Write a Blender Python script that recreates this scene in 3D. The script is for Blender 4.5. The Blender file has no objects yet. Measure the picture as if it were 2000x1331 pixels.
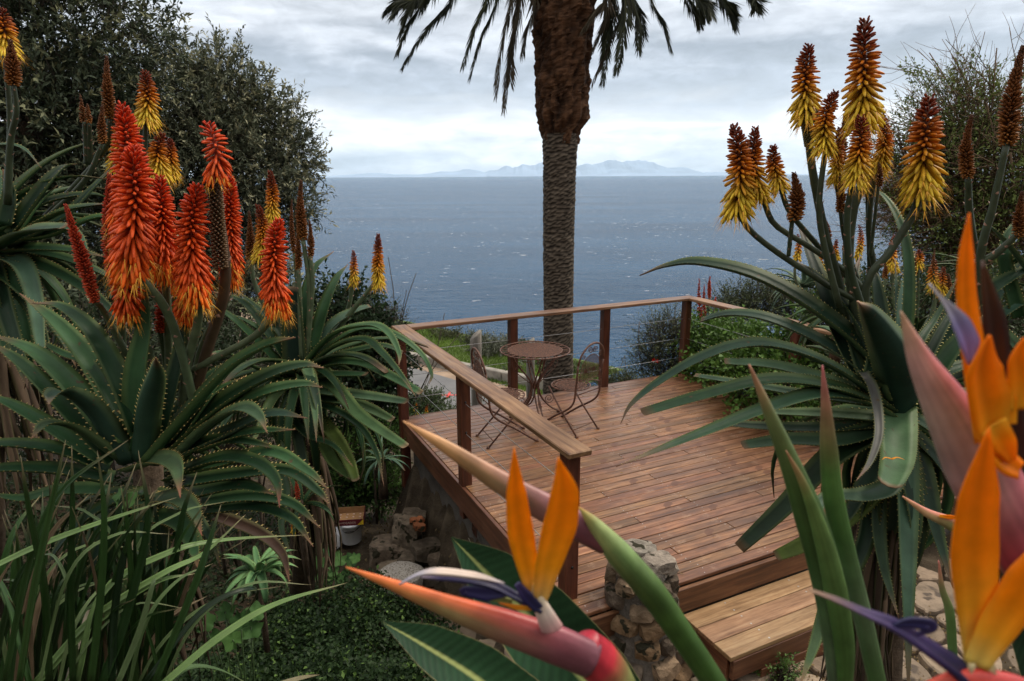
import bpy, math, random
import numpy as np
from mathutils import Vector as V, Matrix, noise as mn
random.seed(7); rng = np.random.default_rng(7)
R = math.radians
sc = bpy.context.scene
col = sc.collection

# ------------------------------------------------------------------ camera
W_, H_ = 2000, 1331
FP = 1290.0
PITCH = math.atan(323/FP); ROLL = R(-0.30); EYE = V((0, 0, 2.5))
_c, _s = math.cos(PITCH), math.sin(PITCH)
FWD = V((0, _c, -_s)); UP0 = V((0, _s, _c)); RT0 = V((1, 0, 0))
RT = RT0*math.cos(ROLL) + UP0*math.sin(ROLL); UP = UP0*math.cos(ROLL) - RT0*math.sin(ROLL)
cam = bpy.data.cameras.new('camera'); co = bpy.data.objects.new('camera', cam); col.objects.link(co)
co.matrix_world = Matrix(((RT.x, UP.x, -FWD.x, EYE.x), (RT.y, UP.y, -FWD.y, EYE.y), (RT.z, UP.z, -FWD.z, EYE.z), (0, 0, 0, 1)))
cam.sensor_width = 36; cam.lens = FP*36/W_; cam.clip_start = 0.02; cam.clip_end = 90000
cam.dof.use_dof = True; cam.dof.focus_distance = 3.4; cam.dof.aperture_fstop = 7.1
sc.camera = co
sc.view_settings.view_transform = 'Standard'; sc.view_settings.look = 'None'
sc.view_settings.exposure = 0.7; sc.view_settings.gamma = 1; sc.view_settings.use_curve_mapping = False

# ------------------------------------------------------------------ sky and sun
SUN_EL, SUN_AZ = R(52), R(62)          # azimuth from +Y towards +X
w = bpy.data.worlds.new('World'); sc.world = w; w.use_nodes = True
nt = w.node_tree; nt.nodes.clear()
def N(t, tp, **kw):
    n = t.nodes.new(tp)
    for k, v in kw.items():
        if k.startswith('i_'): n.inputs[k[2:].replace('_', ' ')].default_value = v
        else: setattr(n, k, v)
    return n
def ramp(t, stops, src=None, interp='LINEAR'):
    n = t.nodes.new('ShaderNodeValToRGB'); n.color_ramp.interpolation = interp
    e = n.color_ramp.elements
    while len(e) < len(stops): e.new(0.5)
    for k, (p, c) in enumerate(stops):
        e[k].position = p; e[k].color = (c[0], c[1], c[2], 1) if hasattr(c, '__len__') else (c, c, c, 1)
    if src: t.links.new(src, n.inputs[0])
    return n
L = nt.links.new
sky = N(nt, 'ShaderNodeTexSky', sky_type='NISHITA', sun_disc=False, sun_elevation=SUN_EL, sun_rotation=SUN_AZ)
skm = N(nt, 'ShaderNodeVectorMath', operation='SCALE'); skm.inputs['Scale'].default_value = 0.10; L(sky.outputs[0], skm.inputs[0])
tc = N(nt, 'ShaderNodeTexCoord'); sep = N(nt, 'ShaderNodeSeparateXYZ'); L(tc.outputs['Generated'], sep.inputs[0])
mp = N(nt, 'ShaderNodeMapping'); mp.inputs['Scale'].default_value = (2.2, 2.2, 11); L(tc.outputs['Generated'], mp.inputs[0])
mp.inputs['Rotation'].default_value = (0, R(1.2), 0)
n1 = N(nt, 'ShaderNodeTexNoise', i_Scale=2.3, i_Detail=7.0, i_Roughness=0.52, i_Distortion=0.35); L(mp.outputs[0], n1.inputs[0])
mp2 = N(nt, 'ShaderNodeMapping'); mp2.inputs['Scale'].default_value = (8, 8, 20); L(tc.outputs['Generated'], mp2.inputs[0])
n2 = N(nt, 'ShaderNodeTexNoise', i_Scale=3.0, i_Detail=6.0, i_Roughness=0.6, i_Distortion=0.5); L(mp2.outputs[0], n2.inputs[0])
# elevation (sine) warped a little by noise drives the layers of the overcast
wa = N(nt, 'ShaderNodeMath', operation='MULTIPLY_ADD'); L(n1.outputs[0], wa.inputs[0]); wa.inputs[1].default_value = 0.16; L(sep.outputs['Z'], wa.inputs[2])
wb = N(nt, 'ShaderNodeMath', operation='MULTIPLY_ADD'); L(n2.outputs[0], wb.inputs[0]); wb.inputs[1].default_value = 0.025; L(wa.outputs[0], wb.inputs[2])
wc = N(nt, 'ShaderNodeMath', operation='SUBTRACT'); L(wb.outputs[0], wc.inputs[0]); wc.inputs[1].default_value = 0.092
lay = ramp(nt, [(0.0, (.80, .92, 1.08)), (.03, (.88, .95, 1.04)), (.066, (.92, .95, 1.0)), (.085, (.62, .665, .73)), (.11, (.42, .468, .535)), (.145, (.36, .402, .465)),
                (.185, (.48, .51, .56)), (.25, (.60, .62, .65)), (.5, (.86, .84, .82)), (1.0, (1.08, 1.03, .97))], wc.outputs[0])
var = N(nt, 'ShaderNodeMapRange'); L(n1.outputs[0], var.inputs[0]); var.inputs[1].default_value = .3; var.inputs[2].default_value = .7; var.inputs[3].default_value = .74; var.inputs[4].default_value = 1.22
var2 = N(nt, 'ShaderNodeMapRange'); L(n2.outputs[0], var2.inputs[0]); var2.inputs[1].default_value = .3; var2.inputs[2].default_value = .7; var2.inputs[3].default_value = .86; var2.inputs[4].default_value = 1.13
vm = N(nt, 'ShaderNodeMath', operation='MULTIPLY'); L(var.outputs[0], vm.inputs[0]); L(var2.outputs[0], vm.inputs[1])
cs = N(nt, 'ShaderNodeVectorMath', operation='SCALE'); L(lay.outputs[0], cs.inputs[0]); L(vm.outputs[0], cs.inputs['Scale'])
mx = N(nt, 'ShaderNodeMix', data_type='RGBA'); mx.inputs[0].default_value = 0.93; L(skm.outputs[0], mx.inputs[6]); L(cs.outputs[0], mx.inputs[7])
bg = N(nt, 'ShaderNodeBackground', i_Strength=1.0); L(mx.outputs[2], bg.inputs[0])
wo = N(nt, 'ShaderNodeOutputWorld'); L(bg.outputs[0], wo.inputs[0])
sun = bpy.data.lights.new('sun', 'SUN'); sun.energy = 1.5; sun.angle = R(14); sun.color = (1, .89, .74)
so = bpy.data.objects.new('sun', sun); col.objects.link(so)
sd = V((math.sin(SUN_AZ)*math.cos(SUN_EL), math.cos(SUN_AZ)*math.cos(SUN_EL), math.sin(SUN_EL)))
so.rotation_euler = sd.to_track_quat('Z', 'Y').to_euler()

# ------------------------------------------------------------------ helpers
def ray(x, y):
    return RT*(x-W_/2) + UP*(H_/2-y) + FWD*FP
def P(x, y, Y):                                   # pixel + distance along Y -> world point
    d = ray(x, y); return EYE + d*(Y/d.y)
def G(x, y, z):                                   # pixel on the level plane z
    d = ray(x, y); return EYE + d*((z-EYE.z)/d.z)
org = {}
def setp(o, label=None, cat=None, group=None, kind=None):
    if label: o['label'] = label
    if cat: o['category'] = cat
    if group: o['group'] = group
    if kind: o['kind'] = kind
    return o
def thing(name, loc, label, cat, group=None, rz=0):
    o = bpy.data.objects.new(name, None); col.objects.link(o); o.location = loc; o.rotation_euler.z = rz
    o.empty_display_size = .1
    org[o.name] = V(loc); return setp(o, label, cat, group)
class MB:
    def __init__(s): s.v = []; s.f = []; s.c = []; s.m = []
    def add(s, vs, fs, c=(1, 1, 1), mi=0):
        b = len(s.v); s.v.extend(vs)
        if isinstance(c, list): s.c.extend(c)
        else: s.c.extend([c]*len(vs))
        for f in fs: s.f.append(tuple(i+b for i in f)); s.m.append(mi)
    def box(s, c, sx, sy, sz, rz=0, col_=(1, 1, 1), mi=0, bev=0):
        # c = centre
        M = Matrix.Rotation(rz, 3, 'Z'); x, y, z = sx/2, sy/2, sz/2; c = V(c)
        if bev:
            b = min(bev, x*.9, y*.9, z*.9); vs = []
            for zz, k in ((-z, b), (-z+b, 0), (z-b, 0), (z, b)):
                for px, py in ((-x+k, -y+b), (-x+b, -y+k), (x-b, -y+k), (x-k, -y+b), (x-k, y-b), (x-b, y-k), (-x+b, y-k), (-x+k, y-b)):
                    vs.append(M @ V((px, py, zz)) + c)
            fs = [tuple(range(7, -1, -1)), tuple(range(24, 32))]
            for r in range(3):
                for i in range(8): fs.append((r*8+i, r*8+(i+1) % 8, r*8+8+(i+1) % 8, r*8+8+i))
        else:
            vs = [M @ V((a*x, b*y, d*z)) + c for d in (-1, 1) for a, b in ((-1, -1), (1, -1), (1, 1), (-1, 1))]
            fs = [(3, 2, 1, 0), (4, 5, 6, 7), (0, 1, 5, 4), (1, 2, 6, 5), (2, 3, 7, 6), (3, 0, 4, 7)]
        s.add(vs, fs, col_, mi)
    def tube(s, pts, r, n=6, c=(1, 1, 1), mi=0, cap=True, flat=1.0, up=None):
        pts = [V(p) for p in pts]; k = len(pts)
        rs = r if isinstance(r, (list, tuple)) else [r]*k
        t0 = (pts[1]-pts[0]).normalized()
        n0 = V(up) if up else (V((0, 0, 1)) if abs(t0.z) < .9 else V((1, 0, 0)))
        vs = []; cs = []
        for i, p in enumerate(pts):
            t = (pts[min(i+1, k-1)]-pts[max(i-1, 0)]).normalized()
            n0 = (n0-t*n0.dot(t)).normalized(); b = t.cross(n0)
            for j in range(n):
                a = 2*math.pi*j/n
                vs.append(p + (n0*math.cos(a)*flat+b*math.sin(a))*rs[i])
                cs.append(c[i] if isinstance(c, list) else c)
        fs = [(i*n+j, i*n+(j+1) % n, (i+1)*n+(j+1) % n, (i+1)*n+j) for i in range(k-1) for j in range(n)]
        if cap: fs += [tuple(range(n-1, -1, -1)), tuple(range((k-1)*n, k*n))]
        s.add(vs, fs, cs, mi)
    def build(s, name, mats, parent=None, smooth=True, o0=None):
        me = bpy.data.meshes.new(name)
        o_ = org[parent.name] if parent else (V(o0) if o0 else V((0, 0, 0)))
        va = np.array([tuple(v) for v in s.v], dtype=np.float32) - np.array(tuple(o_), dtype=np.float32)
        me.from_pydata(va.tolist(), [], s.f)
        at = me.color_attributes.new('Col', 'FLOAT_COLOR', 'POINT')
        ca = np.ones((len(s.v), 4), dtype=np.float32); ca[:, :3] = np.array([tuple(c)[:3] for c in s.c]); at.data.foreach_set('color', ca.ravel())
        for m in (mats if isinstance(mats, (list, tuple)) else [mats]): me.materials.append(m)
        if any(s.m): me.polygons.foreach_set('material_index', s.m)
        me.polygons.foreach_set('use_smooth', [smooth]*len(s.f)); me.update()
        return link(name, me, parent, o_)
def link(name, me, parent=None, o_=V((0, 0, 0))):
    o = bpy.data.objects.new(name, me); col.objects.link(o)
    if parent: o.parent = parent
    else: o.location = o_
    org[o.name] = V(o_); return o
def np_mesh(name, verts, quads, cols, mat, parent=None, smooth=False):
    me = bpy.data.meshes.new(name); o_ = org[parent.name] if parent else V((0, 0, 0))
    verts = (verts - np.array(tuple(o_))).astype(np.float32); nf = len(quads); k = quads.shape[1]
    me.vertices.add(len(verts)); me.vertices.foreach_set('co', verts.ravel())
    me.loops.add(nf*k); me.loops.foreach_set('vertex_index', quads.astype(np.int32).ravel())
    me.polygons.add(nf); me.polygons.foreach_set('loop_start', np.arange(nf, dtype=np.int32)*k)
    me.polygons.foreach_set('loop_total', np.full(nf, k, dtype=np.int32))
    at = me.color_attributes.new('Col', 'FLOAT_COLOR', 'POINT'); ca = np.ones((len(verts), 4), dtype=np.float32); ca[:, :3] = cols; at.data.foreach_set('color', ca.ravel())
    me.materials.append(mat); me.update(calc_edges=True); me.validate()
    if smooth: me.polygons.foreach_set('use_smooth', [True]*nf)
    return link(name, me, parent, o_)
def cr(pts, n):                                    # Catmull-Rom through vectors
    pts = [V(p) for p in pts]
    if len(pts) == 2: return [pts[0].lerp(pts[1], i/(n-1)) for i in range(n)]
    ex = [pts[0]*2-pts[1]]+pts+[pts[-1]*2-pts[-2]]; out = []; m = len(pts)-1
    for i in range(n):
        t = i/(n-1)*m; k = min(int(t), m-1); u = t-k; a, b, c, d = ex[k:k+4]
        out.append((b*2+(c-a)*u+(a*2-b*5+c*4-d)*u*u+(b*3-a-c*3+d)*u**3)*.5)
    return out
def interp(xs, t):
    k = t*(len(xs)-1); i = min(int(k), len(xs)-2); return xs[i]+(xs[i+1]-xs[i])*(k-i)
def mixc(a, b, t): t = max(0, min(1, t)); return tuple(a[i]+(b[i]-a[i])*t for i in range(3))
def rv(s=1): return V((random.uniform(-s, s), random.uniform(-s, s), random.uniform(-s, s)))

# ------------------------------------------------------------------ materials
def mat(name, base=(.5, .5, .5), rough=.6, spec=.4, attr=False, nscale=0, ncols=None, bump=0, bscale=None, nvec=None, detail=5, rand=0, sub=0, metal=0, trans=0, coat=0, mul=None, coord='Object', rvar=None, darkspots=None):
    m = bpy.data.materials.new(name); m.use_nodes = True; t = m.node_tree; b = t.nodes['Principled BSDF']; l = t.links.new
    b.inputs['Roughness'].default_value = rough; b.inputs['Specular IOR Level'].default_value = spec; b.inputs['Metallic'].default_value = metal
    b.inputs['Base Color'].default_value = (*base, 1); b.inputs['Coat Weight'].default_value = coat
    tcn = N(t, 'ShaderNodeTexCoord'); vec = tcn.outputs[coord]
    if nvec:
        mpn = N(t, 'ShaderNodeMapping'); mpn.inputs['Scale'].default_value = nvec; l(vec, mpn.inputs[0]); vec = mpn.outputs[0]
    out = None
    if attr: a = N(t, 'ShaderNodeAttribute', attribute_name='Col'); out = a.outputs['Color']
    if nscale:
        nz = N(t, 'ShaderNodeTexNoise', i_Scale=nscale, i_Detail=detail, i_Roughness=.6); l(vec, nz.inputs[0])
        rp = ramp(t, ncols if ncols else [(.3, .75), (.7, 1.2)], nz.outputs[0])
        if out is not None or not (ncols and hasattr(ncols[0][1], '__len__')):
            mm = N(t, 'ShaderNodeMix', data_type='RGBA', blend_type='MULTIPLY'); mm.inputs[0].default_value = 1
            if out is not None: l(out, mm.inputs[6])
            else: mm.inputs[6].default_value = (*base, 1)
            l(rp.outputs[0], mm.inputs[7]); out = mm.outputs[2]
        else: out = rp.outputs[0]
        if rvar:
            r2 = N(t, 'ShaderNodeMapRange'); l(nz.outputs[0], r2.inputs[0]); r2.inputs[1].default_value = .35; r2.inputs[2].default_value = .65; r2.inputs[3].default_value = rvar[0]; r2.inputs[4].default_value = rvar[1]; l(r2.outputs[0], b.inputs['Roughness'])
    if rand:
        oi = N(t, 'ShaderNodeObjectInfo'); mr = N(t, 'ShaderNodeMapRange'); l(oi.outputs['Random'], mr.inputs[0]); mr.inputs[3].default_value = 1-rand; mr.inputs[4].default_value = 1+rand
        hs = N(t, 'ShaderNodeHueSaturation'); 
        if out is not None: l(out, hs.inputs['Color'])
        else: hs.inputs['Color'].default_value = (*base, 1)
        l(mr.outputs[0], hs.inputs['Value']); out = hs.outputs[0]
    if darkspots:
        nz3 = N(t, 'ShaderNodeTexNoise', i_Scale=darkspots[0], i_Detail=3.0); l(tcn.outputs[coord], nz3.inputs[0])
        r3 = ramp(t, [(darkspots[1], 0), (darkspots[1]+.04, 1)], nz3.outputs[0]); m3 = N(t, 'ShaderNodeMix', data_type='RGBA'); l(r3.outputs[0], m3.inputs[0])
        if out is not None: l(out, m3.inputs[6])
        else: m3.inputs[6].default_value = (*base, 1)
        m3.inputs[7].default_value = (*darkspots[2], 1); out = m3.outputs[2]
    if out is not None: l(out, b.inputs['Base Color'])
    if bump:
        nb = N(t, 'ShaderNodeTexNoise', i_Scale=bscale or nscale or 20, i_Detail=6.0, i_Roughness=.65); l(vec, nb.inputs[0])
        bp = N(t, 'ShaderNodeBump', i_Strength=bump, i_Distance=.02); l(nb.outputs[0], bp.inputs['Height']); l(bp.outputs[0], b.inputs['Normal'])
    if sub:                                         # thin leaves let some light through
        tr = N(t, 'ShaderNodeBsdfTranslucent'); ms = N(t, 'ShaderNodeMixShader'); ms.inputs[0].default_value = sub
        if out is not None: l(out, tr.inputs[0])
        else: tr.inputs[0].default_value = (*base, 1)
        l(b.outputs[0], ms.inputs[1]); l(tr.outputs[0], ms.inputs[2]); l(ms.outputs[0], t.nodes['Material Output'].inputs[0])
    return m
M_aloe = mat('aloe_skin', rough=.5, spec=.16, attr=True, nscale=9, ncols=[(.3, .72), (.7, 1.25)], bump=.08, bscale=60, rand=.16, darkspots=(34, .69, (.06, .04, .02)))
M_tooth = mat('aloe_tooth', rough=.5, attr=True)
M_stalk = mat('stalk', rough=.5, attr=True, nscale=25, ncols=[(.3, .7), (.7, 1.25)], rand=.1)
M_flor = mat('floret', rough=.42, spec=.22, attr=True, nscale=120, ncols=[(.3, .86), (.7, 1.12)], sub=.18)
M_leaf = mat('tree_leaf', rough=.5, spec=.16, attr=True, sub=.15)
M_twig = mat('twig', rough=.85, spec=.1, attr=True, nscale=40, ncols=[(.3, .7), (.7, 1.3)])
M_bark = mat('bark', (.09, .065, .045), rough=.9, spec=.15, nscale=14, ncols=[(.3, .5), (.7, 1.5)], bump=.8, bscale=30)
M_dead = mat('dead_leaf', rough=.85, spec=.15, attr=True, nscale=20, ncols=[(.3, .6), (.7, 1.4)], nvec=(1, 1, .2), rand=.2)
M_iron = mat('rusty_iron', (.085, .042, .03), rough=.55, spec=.4, nscale=60, ncols=[(.35, (.045, .025, .02)), (.6, (.15, .065, .04)), (.8, (.22, .12, .08))], bump=.3, bscale=150)
M_cable = mat('steel_cable', (.42, .42, .42), rough=.35, metal=.8)
M_screw = mat('screw_head', (.45, .44, .42), rough=.4, metal=.6)
M_conc = mat('concrete_wall', (.15, .13, .115), rough=.9, spec=.08, nscale=3, ncols=[(.3, (.07, .062, .055)), (.7, (.17, .15, .13))], bump=.5, bscale=30)
M_stone = mat('stone', rough=.9, spec=.1, attr=True, nscale=16, ncols=[(.25, .5), (.5, .95), (.75, 1.5)], bump=1, bscale=34, rand=.25, darkspots=(11, .57, (.035, .032, .02)))
M_mortar = mat('mortar', (.16, .14, .12), rough=.95, spec=.1, nscale=22, ncols=[(.3, .6), (.7, 1.3)], bump=1, bscale=50)
M_flag = mat('flagstone', rough=.85, spec=.25, attr=True, nscale=7, ncols=[(.25, .55), (.5, .95), (.75, 1.3)], bump=.5, bscale=24, rand=.15, darkspots=(6, .6, (.09, .07, .055)))
M_soil = mat('soil', (.06, .045, .03), rough=.95, spec=.15, nscale=5, ncols=[(.25, (.028, .022, .014)), (.5, (.062, .046, .030)), (.75, (.12, .095, .065))], bump=1, bscale=40)
M_grass = mat('grass_green', rough=.6, attr=True, sub=.25)
M_strel = mat('strelitzia_leaf', rough=.36, spec=.2, attr=True, nscale=12, ncols=[(.3, .85), (.7, 1.15)], bump=.05, bscale=30, sub=.08)
M_bract = mat('strelitzia_bract', rough=.4, spec=.4, attr=True, nscale=30, ncols=[(.3, .82), (.7, 1.15)], nvec=(1, 1, 1), bump=.05, bscale=90)
M_petal = mat('strelitzia_petal', rough=.45, spec=.2, attr=True, nscale=60, ncols=[(.3, .88), (.7, 1.06)], sub=.4)
M_road = mat('asphalt', (.13, .13, .135), rough=.85, nscale=.6, ncols=[(.3, (.10, .10, .105)), (.7, (.16, .158, .155))], bump=.2, bscale=30)
M_paint = mat('road_paint', (.6, .6, .58), rough=.7, nscale=6, ncols=[(.3, .6), (.6, 1.1)])
M_redp = mat('red_spray_paint', (.6, .06, .05), rough=.7)
M_sand = mat('sandy_verge', (.28, .20, .14), rough=.95, nscale=2, ncols=[(.3, .7), (.7, 1.2)])
M_para = mat('parapet_concrete', (.25, .225, .19), rough=.9, nscale=2.5, ncols=[(.3, .6), (.7, 1.2)], bump=.3, bscale=8)
M_grey = mat('weathered_post', (.2, .18, .155), rough=.9, nscale=9, nvec=(1, 1, .12), ncols=[(.3, .35), (.5, .9), (.75, 1.5)], bump=.7, bscale=20)
M_white = mat('white_plastic', (.82, .84, .87), rough=.35, nscale=30, ncols=[(.3, .9), (.7, 1.04)])
M_card = mat('cardboard', (.36, .2, .09), rough=.85, nscale=30, ncols=[(.3, .85), (.7, 1.1)])
M_maroon = mat('maroon_print', (.13, .012, .022), rough=.55)
M_yel = mat('yellow_print', (.75, .52, .03), rough=.55)
M_pale = mat('pale_print', (.62, .45, .38), rough=.6)
M_black = mat('black_plastic', (.012, .012, .013), rough=.4)
def wood(name, cols, rough=.4, rand=.22, grain=(3, 40, 40), rv_=(.25, .5), spots=None, spec=.45):
    m = bpy.data.materials.new(name); m.use_nodes = True; t = m.node_tree; b = t.nodes['Principled BSDF']; l = t.links.new
    tcn = N(t, 'ShaderNodeTexCoord'); oi = N(t, 'ShaderNodeObjectInfo')
    ad = N(t, 'ShaderNodeVectorMath', operation='SCALE'); ad.inputs['Scale'].default_value = 37; 
    cx = N(t, 'ShaderNodeCombineXYZ'); l(oi.outputs['Random'], cx.inputs[0]); l(oi.outputs['Random'], cx.inputs[1]); l(cx.outputs[0], ad.inputs[0])
    av = N(t, 'ShaderNodeVectorMath', operation='ADD'); l(tcn.outputs['Object'], av.inputs[0]); l(ad.outputs[0], av.inputs[1])
    mpn = N(t, 'ShaderNodeMapping'); mpn.inputs['Scale'].default_value = grain; l(av.outputs[0], mpn.inputs[0])
    g = N(t, 'ShaderNodeTexNoise', i_Scale=1.0, i_Detail=7.0, i_Roughness=.65, i_Distortion=.4); l(mpn.outputs[0], g.inputs[0])
    rp = ramp(t, cols, g.outputs[0])
    big = N(t, 'ShaderNodeTexNoise', i_Scale=1.6, i_Detail=5.0, i_Roughness=.6); l(tcn.outputs['Object'], big.inputs[0])
    rb = ramp(t, [(.35, (.68, .66, .66)), (.62, (1.18, 1.2, 1.24))], big.outputs[0])
    mm = N(t, 'ShaderNodeMix', data_type='RGBA', blend_type='MULTIPLY'); mm.inputs[0].default_value = 1; l(rp.outputs[0], mm.inputs[6]); l(rb.outputs[0], mm.inputs[7])
    mr = N(t, 'ShaderNodeMapRange'); l(oi.outputs['Random'], mr.inputs[0]); mr.inputs[3].default_value = 1-rand; mr.inputs[4].default_value = 1+rand
    ml = N(t, 'ShaderNodeMath', operation='MULTIPLY'); l(oi.outputs['Random'], ml.inputs[0]); ml.inputs[1].default_value = 7.31
    fr = N(t, 'ShaderNodeMath', operation='FRACT'); l(ml.outputs[0], fr.inputs[0])
    mh = N(t, 'ShaderNodeMapRange'); l(fr.outputs[0], mh.inputs[0]); mh.inputs[3].default_value = .496; mh.inputs[4].default_value = .512
    hs = N(t, 'ShaderNodeHueSaturation'); l(mm.outputs[2], hs.inputs['Color']); l(mr.outputs[0], hs.inputs['Value']); l(mh.outputs[0], hs.inputs['Hue']); out = hs.outputs[0]
    if spots:       # pale scuffed wear and dark water spots
        s1 = N(t, 'ShaderNodeTexNoise', i_Scale=5.5, i_Detail=9.0, i_Roughness=.75); l(tcn.outputs['Object'], s1.inputs[0])
        r1 = ramp(t, [(.57, 0), (.68, .6)], s1.outputs[0]); m1 = N(t, 'ShaderNodeMix', data_type='RGBA'); l(r1.outputs[0], m1.inputs[0]); l(out, m1.inputs[6]); m1.inputs[7].default_value = (.34, .22, .145, 1)
        s2 = N(t, 'ShaderNodeTexNoise', i_Scale=2.9, i_Detail=5.0, i_Roughness=.6, i_Distortion=.6); l(tcn.outputs['Object'], s2.inputs[0])
        r2 = ramp(t, [(.665, 0), (.685, .8)], s2.outputs[0]); m2 = N(t, 'ShaderNodeMix', data_type='RGBA'); l(r2.outputs[0], m2.inputs[0]); l(m1.outputs[2], m2.inputs[6]); m2.inputs[7].default_value = (.10, .035, .015, 1)
        out = m2.outputs[2]
    l(out, b.inputs['Base Color'])
    r4 = N(t, 'ShaderNodeMapRange'); l(big.outputs[0], r4.inputs[0]); r4.inputs[1].default_value = .35; r4.inputs[2].default_value = .65; r4.inputs[3].default_value = rv_[0]; r4.inputs[4].default_value = rv_[1]; l(r4.outputs[0], b.inputs['Roughness'])
    b.inputs['Specular IOR Level'].default_value = spec
    bp = N(t, 'ShaderNodeBump', i_Strength=.25, i_Distance=.004); l(g.outputs[0], bp.inputs['Height']); l(bp.outputs[0], b.inputs['Normal'])
    return m
M_deck = wood('deck_hardwood', [(.3, (.066, .026, .011)), (.5, (.18, .076, .034)), (.72, (.33, .16, .078))], spots=True)
M_step = wood('step_hardwood', [(.3, (.14, .065, .028)), (.5, (.27, .145, .07)), (.72, (.37, .23, .125))], rv_=(.4, .65))
M_rail = wood('handrail_wood', [(.3, (.07, .032, .016)), (.45, (.18, .085, .040)), (.62, (.29, .16, .08)), (.8, (.34, .24, .16))], grain=(2.2, 26, 26), rv_=(.35, .6))
M_post = wood('post_wood', [(.3, (.045, .014, .009)), (.5, (.10, .032, .018)), (.72, (.17, .058, .028))], grain=(22, 22, 2.5), rv_=(.25, .45))
M_fasc = wood('fascia_wood', [(.3, (.055, .02, .012)), (.5, (.14, .052, .026)), (.72, (.23, .10, .05))], grain=(2, 30, 30), rv_=(.35, .6))
M_sea = mat('sea_water', (.018, .05, .085), rough=.3)
t = M_sea.node_tree; l = t.links.new; b = t.nodes['Principled BSDF']; b.inputs['IOR'].default_value = 1.33; b.inputs['Specular IOR Level'].default_value = .3
tcn = N(t, 'ShaderNodeTexCoord')
def seanoise(sc_, d, vec=(1, 1, 1), rot=.3, dist=0):
    m_ = N(t, 'ShaderNodeMapping'); m_.inputs['Scale'].default_value = vec; m_.inputs['Rotation'].default_value = (0, 0, rot); l(tcn.outputs['Object'], m_.inputs[0])
    n_ = N(t, 'ShaderNodeTexNoise', i_Scale=sc_, i_Detail=d, i_Roughness=.62, i_Distortion=dist); l(m_.outputs[0], n_.inputs[0]); return n_.outputs[0]
a1 = seanoise(.07, 9, (1, 2.2, 1), .25); a2 = seanoise(.35, 6, (1, 2, 1), .1)
sm_ = N(t, 'ShaderNodeMath', operation='MULTIPLY_ADD'); l(a2, sm_.inputs[0]); sm_.inputs[1].default_value = .55; l(a1, sm_.inputs[2])
bp = N(t, 'ShaderNodeBump', i_Strength=1.0, i_Distance=20.0); l(sm_.outputs[0], bp.inputs['Height']); l(bp.outputs[0], b.inputs['Normal'])
cp = seanoise(.0045, 7, (.6, 2.2, 1), .25); cr1 = ramp(t, [(.35, (.004, .068, .175)), (.65, (.020, .125, .28))], cp)
fo = seanoise(.19, 7, (.6, 1.1, 1), .18, .3); fo2 = seanoise(.011, 3, (.7, 1.4, 1), .4)
fm = N(t, 'ShaderNodeMath', operation='MULTIPLY_ADD'); l(fo2, fm.inputs[0]); fm.inputs[1].default_value = .2; l(fo, fm.inputs[2])
fr_ = ramp(t, [(.755, 0), (.79, 1)], fm.outputs[0]); FOAM = fr_
mxs = N(t, 'ShaderNodeMix', data_type='RGBA'); l(fr_.outputs[0], mxs.inputs[0]); l(cr1.outputs[0], mxs.inputs[6]); mxs.inputs[7].default_value = (.75, .78, .8, 1); l(mxs.outputs[2], b.inputs['Base Color'])
mr_ = N(t, 'ShaderNodeMapRange'); l(fr_.outputs[0], mr_.inputs[0]); mr_.inputs[3].default_value = .2; mr_.inputs[4].default_value = .9; l(mr_.outputs[0], b.inputs['Roughness'])

# ------------------------------------------------------------------ setting: sea, mountains, haze, terrain
SEA = -52
mb = MB(); mb.add([(-60000, 30, SEA), (60000, 30, SEA), (60000, 36000, SEA), (-60000, 36000, SEA)], [(0, 1, 2, 3)])
setp(mb.build('sea', M_sea), 'wind-ruffled blue sea with scattered whitecaps reaching the horizon', kind='structure')
M_mtn = mat('far_mountain', (.40, .52, .70), rough=1, spec=0, nscale=.0008, ncols=[(.3, .85), (.7, 1.15)], bump=1, bscale=.001)  # distance haze is painted into this pale blue base colour
def ridge(name, x0, x1, Y, prof, label):
    mb = MB(); n = 110; rows = 9; vs = []
    for j in range(rows):
        for i in range(n+1):
            x = x0+(x1-x0)*i/n; t_ = i/n; h = interp(prof, t_); q = j/(rows-1); h = h*(1+.22*mn.fractal(V((x*.0011, Y, 7)), .8, 2, 4))
            hh = h*(1-abs(q-.5)*2)**.8 + (mn.fractal(V((x*.0009, j*.8, 3)), 1, 2, 5))*h*.20*(0 if j in (0, rows-1) else 1)
            vs.append((x, Y+(q-.5)*5000, SEA+max(hh, -5) if j not in (0, rows-1) else SEA-1))
    fs = [(j*(n+1)+i, j*(n+1)+i+1, (j+1)*(n+1)+i+1, (j+1)*(n+1)+i) for j in range(rows-1) for i in range(n)]
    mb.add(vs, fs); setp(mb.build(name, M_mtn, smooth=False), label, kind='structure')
k = 30000/FP
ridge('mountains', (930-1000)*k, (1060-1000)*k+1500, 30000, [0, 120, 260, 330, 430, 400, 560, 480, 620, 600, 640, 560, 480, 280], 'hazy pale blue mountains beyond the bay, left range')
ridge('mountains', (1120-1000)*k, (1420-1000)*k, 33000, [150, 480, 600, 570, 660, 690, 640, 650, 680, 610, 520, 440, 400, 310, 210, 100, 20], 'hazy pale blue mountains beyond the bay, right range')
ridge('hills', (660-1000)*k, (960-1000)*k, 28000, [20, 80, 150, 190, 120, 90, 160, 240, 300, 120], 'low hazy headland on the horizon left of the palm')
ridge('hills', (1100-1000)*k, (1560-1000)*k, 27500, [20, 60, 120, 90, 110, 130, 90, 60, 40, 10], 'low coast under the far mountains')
hz = bpy.data.materials.new('haze'); hz.use_nodes = True; t = hz.node_tree; t.nodes.clear()
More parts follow.
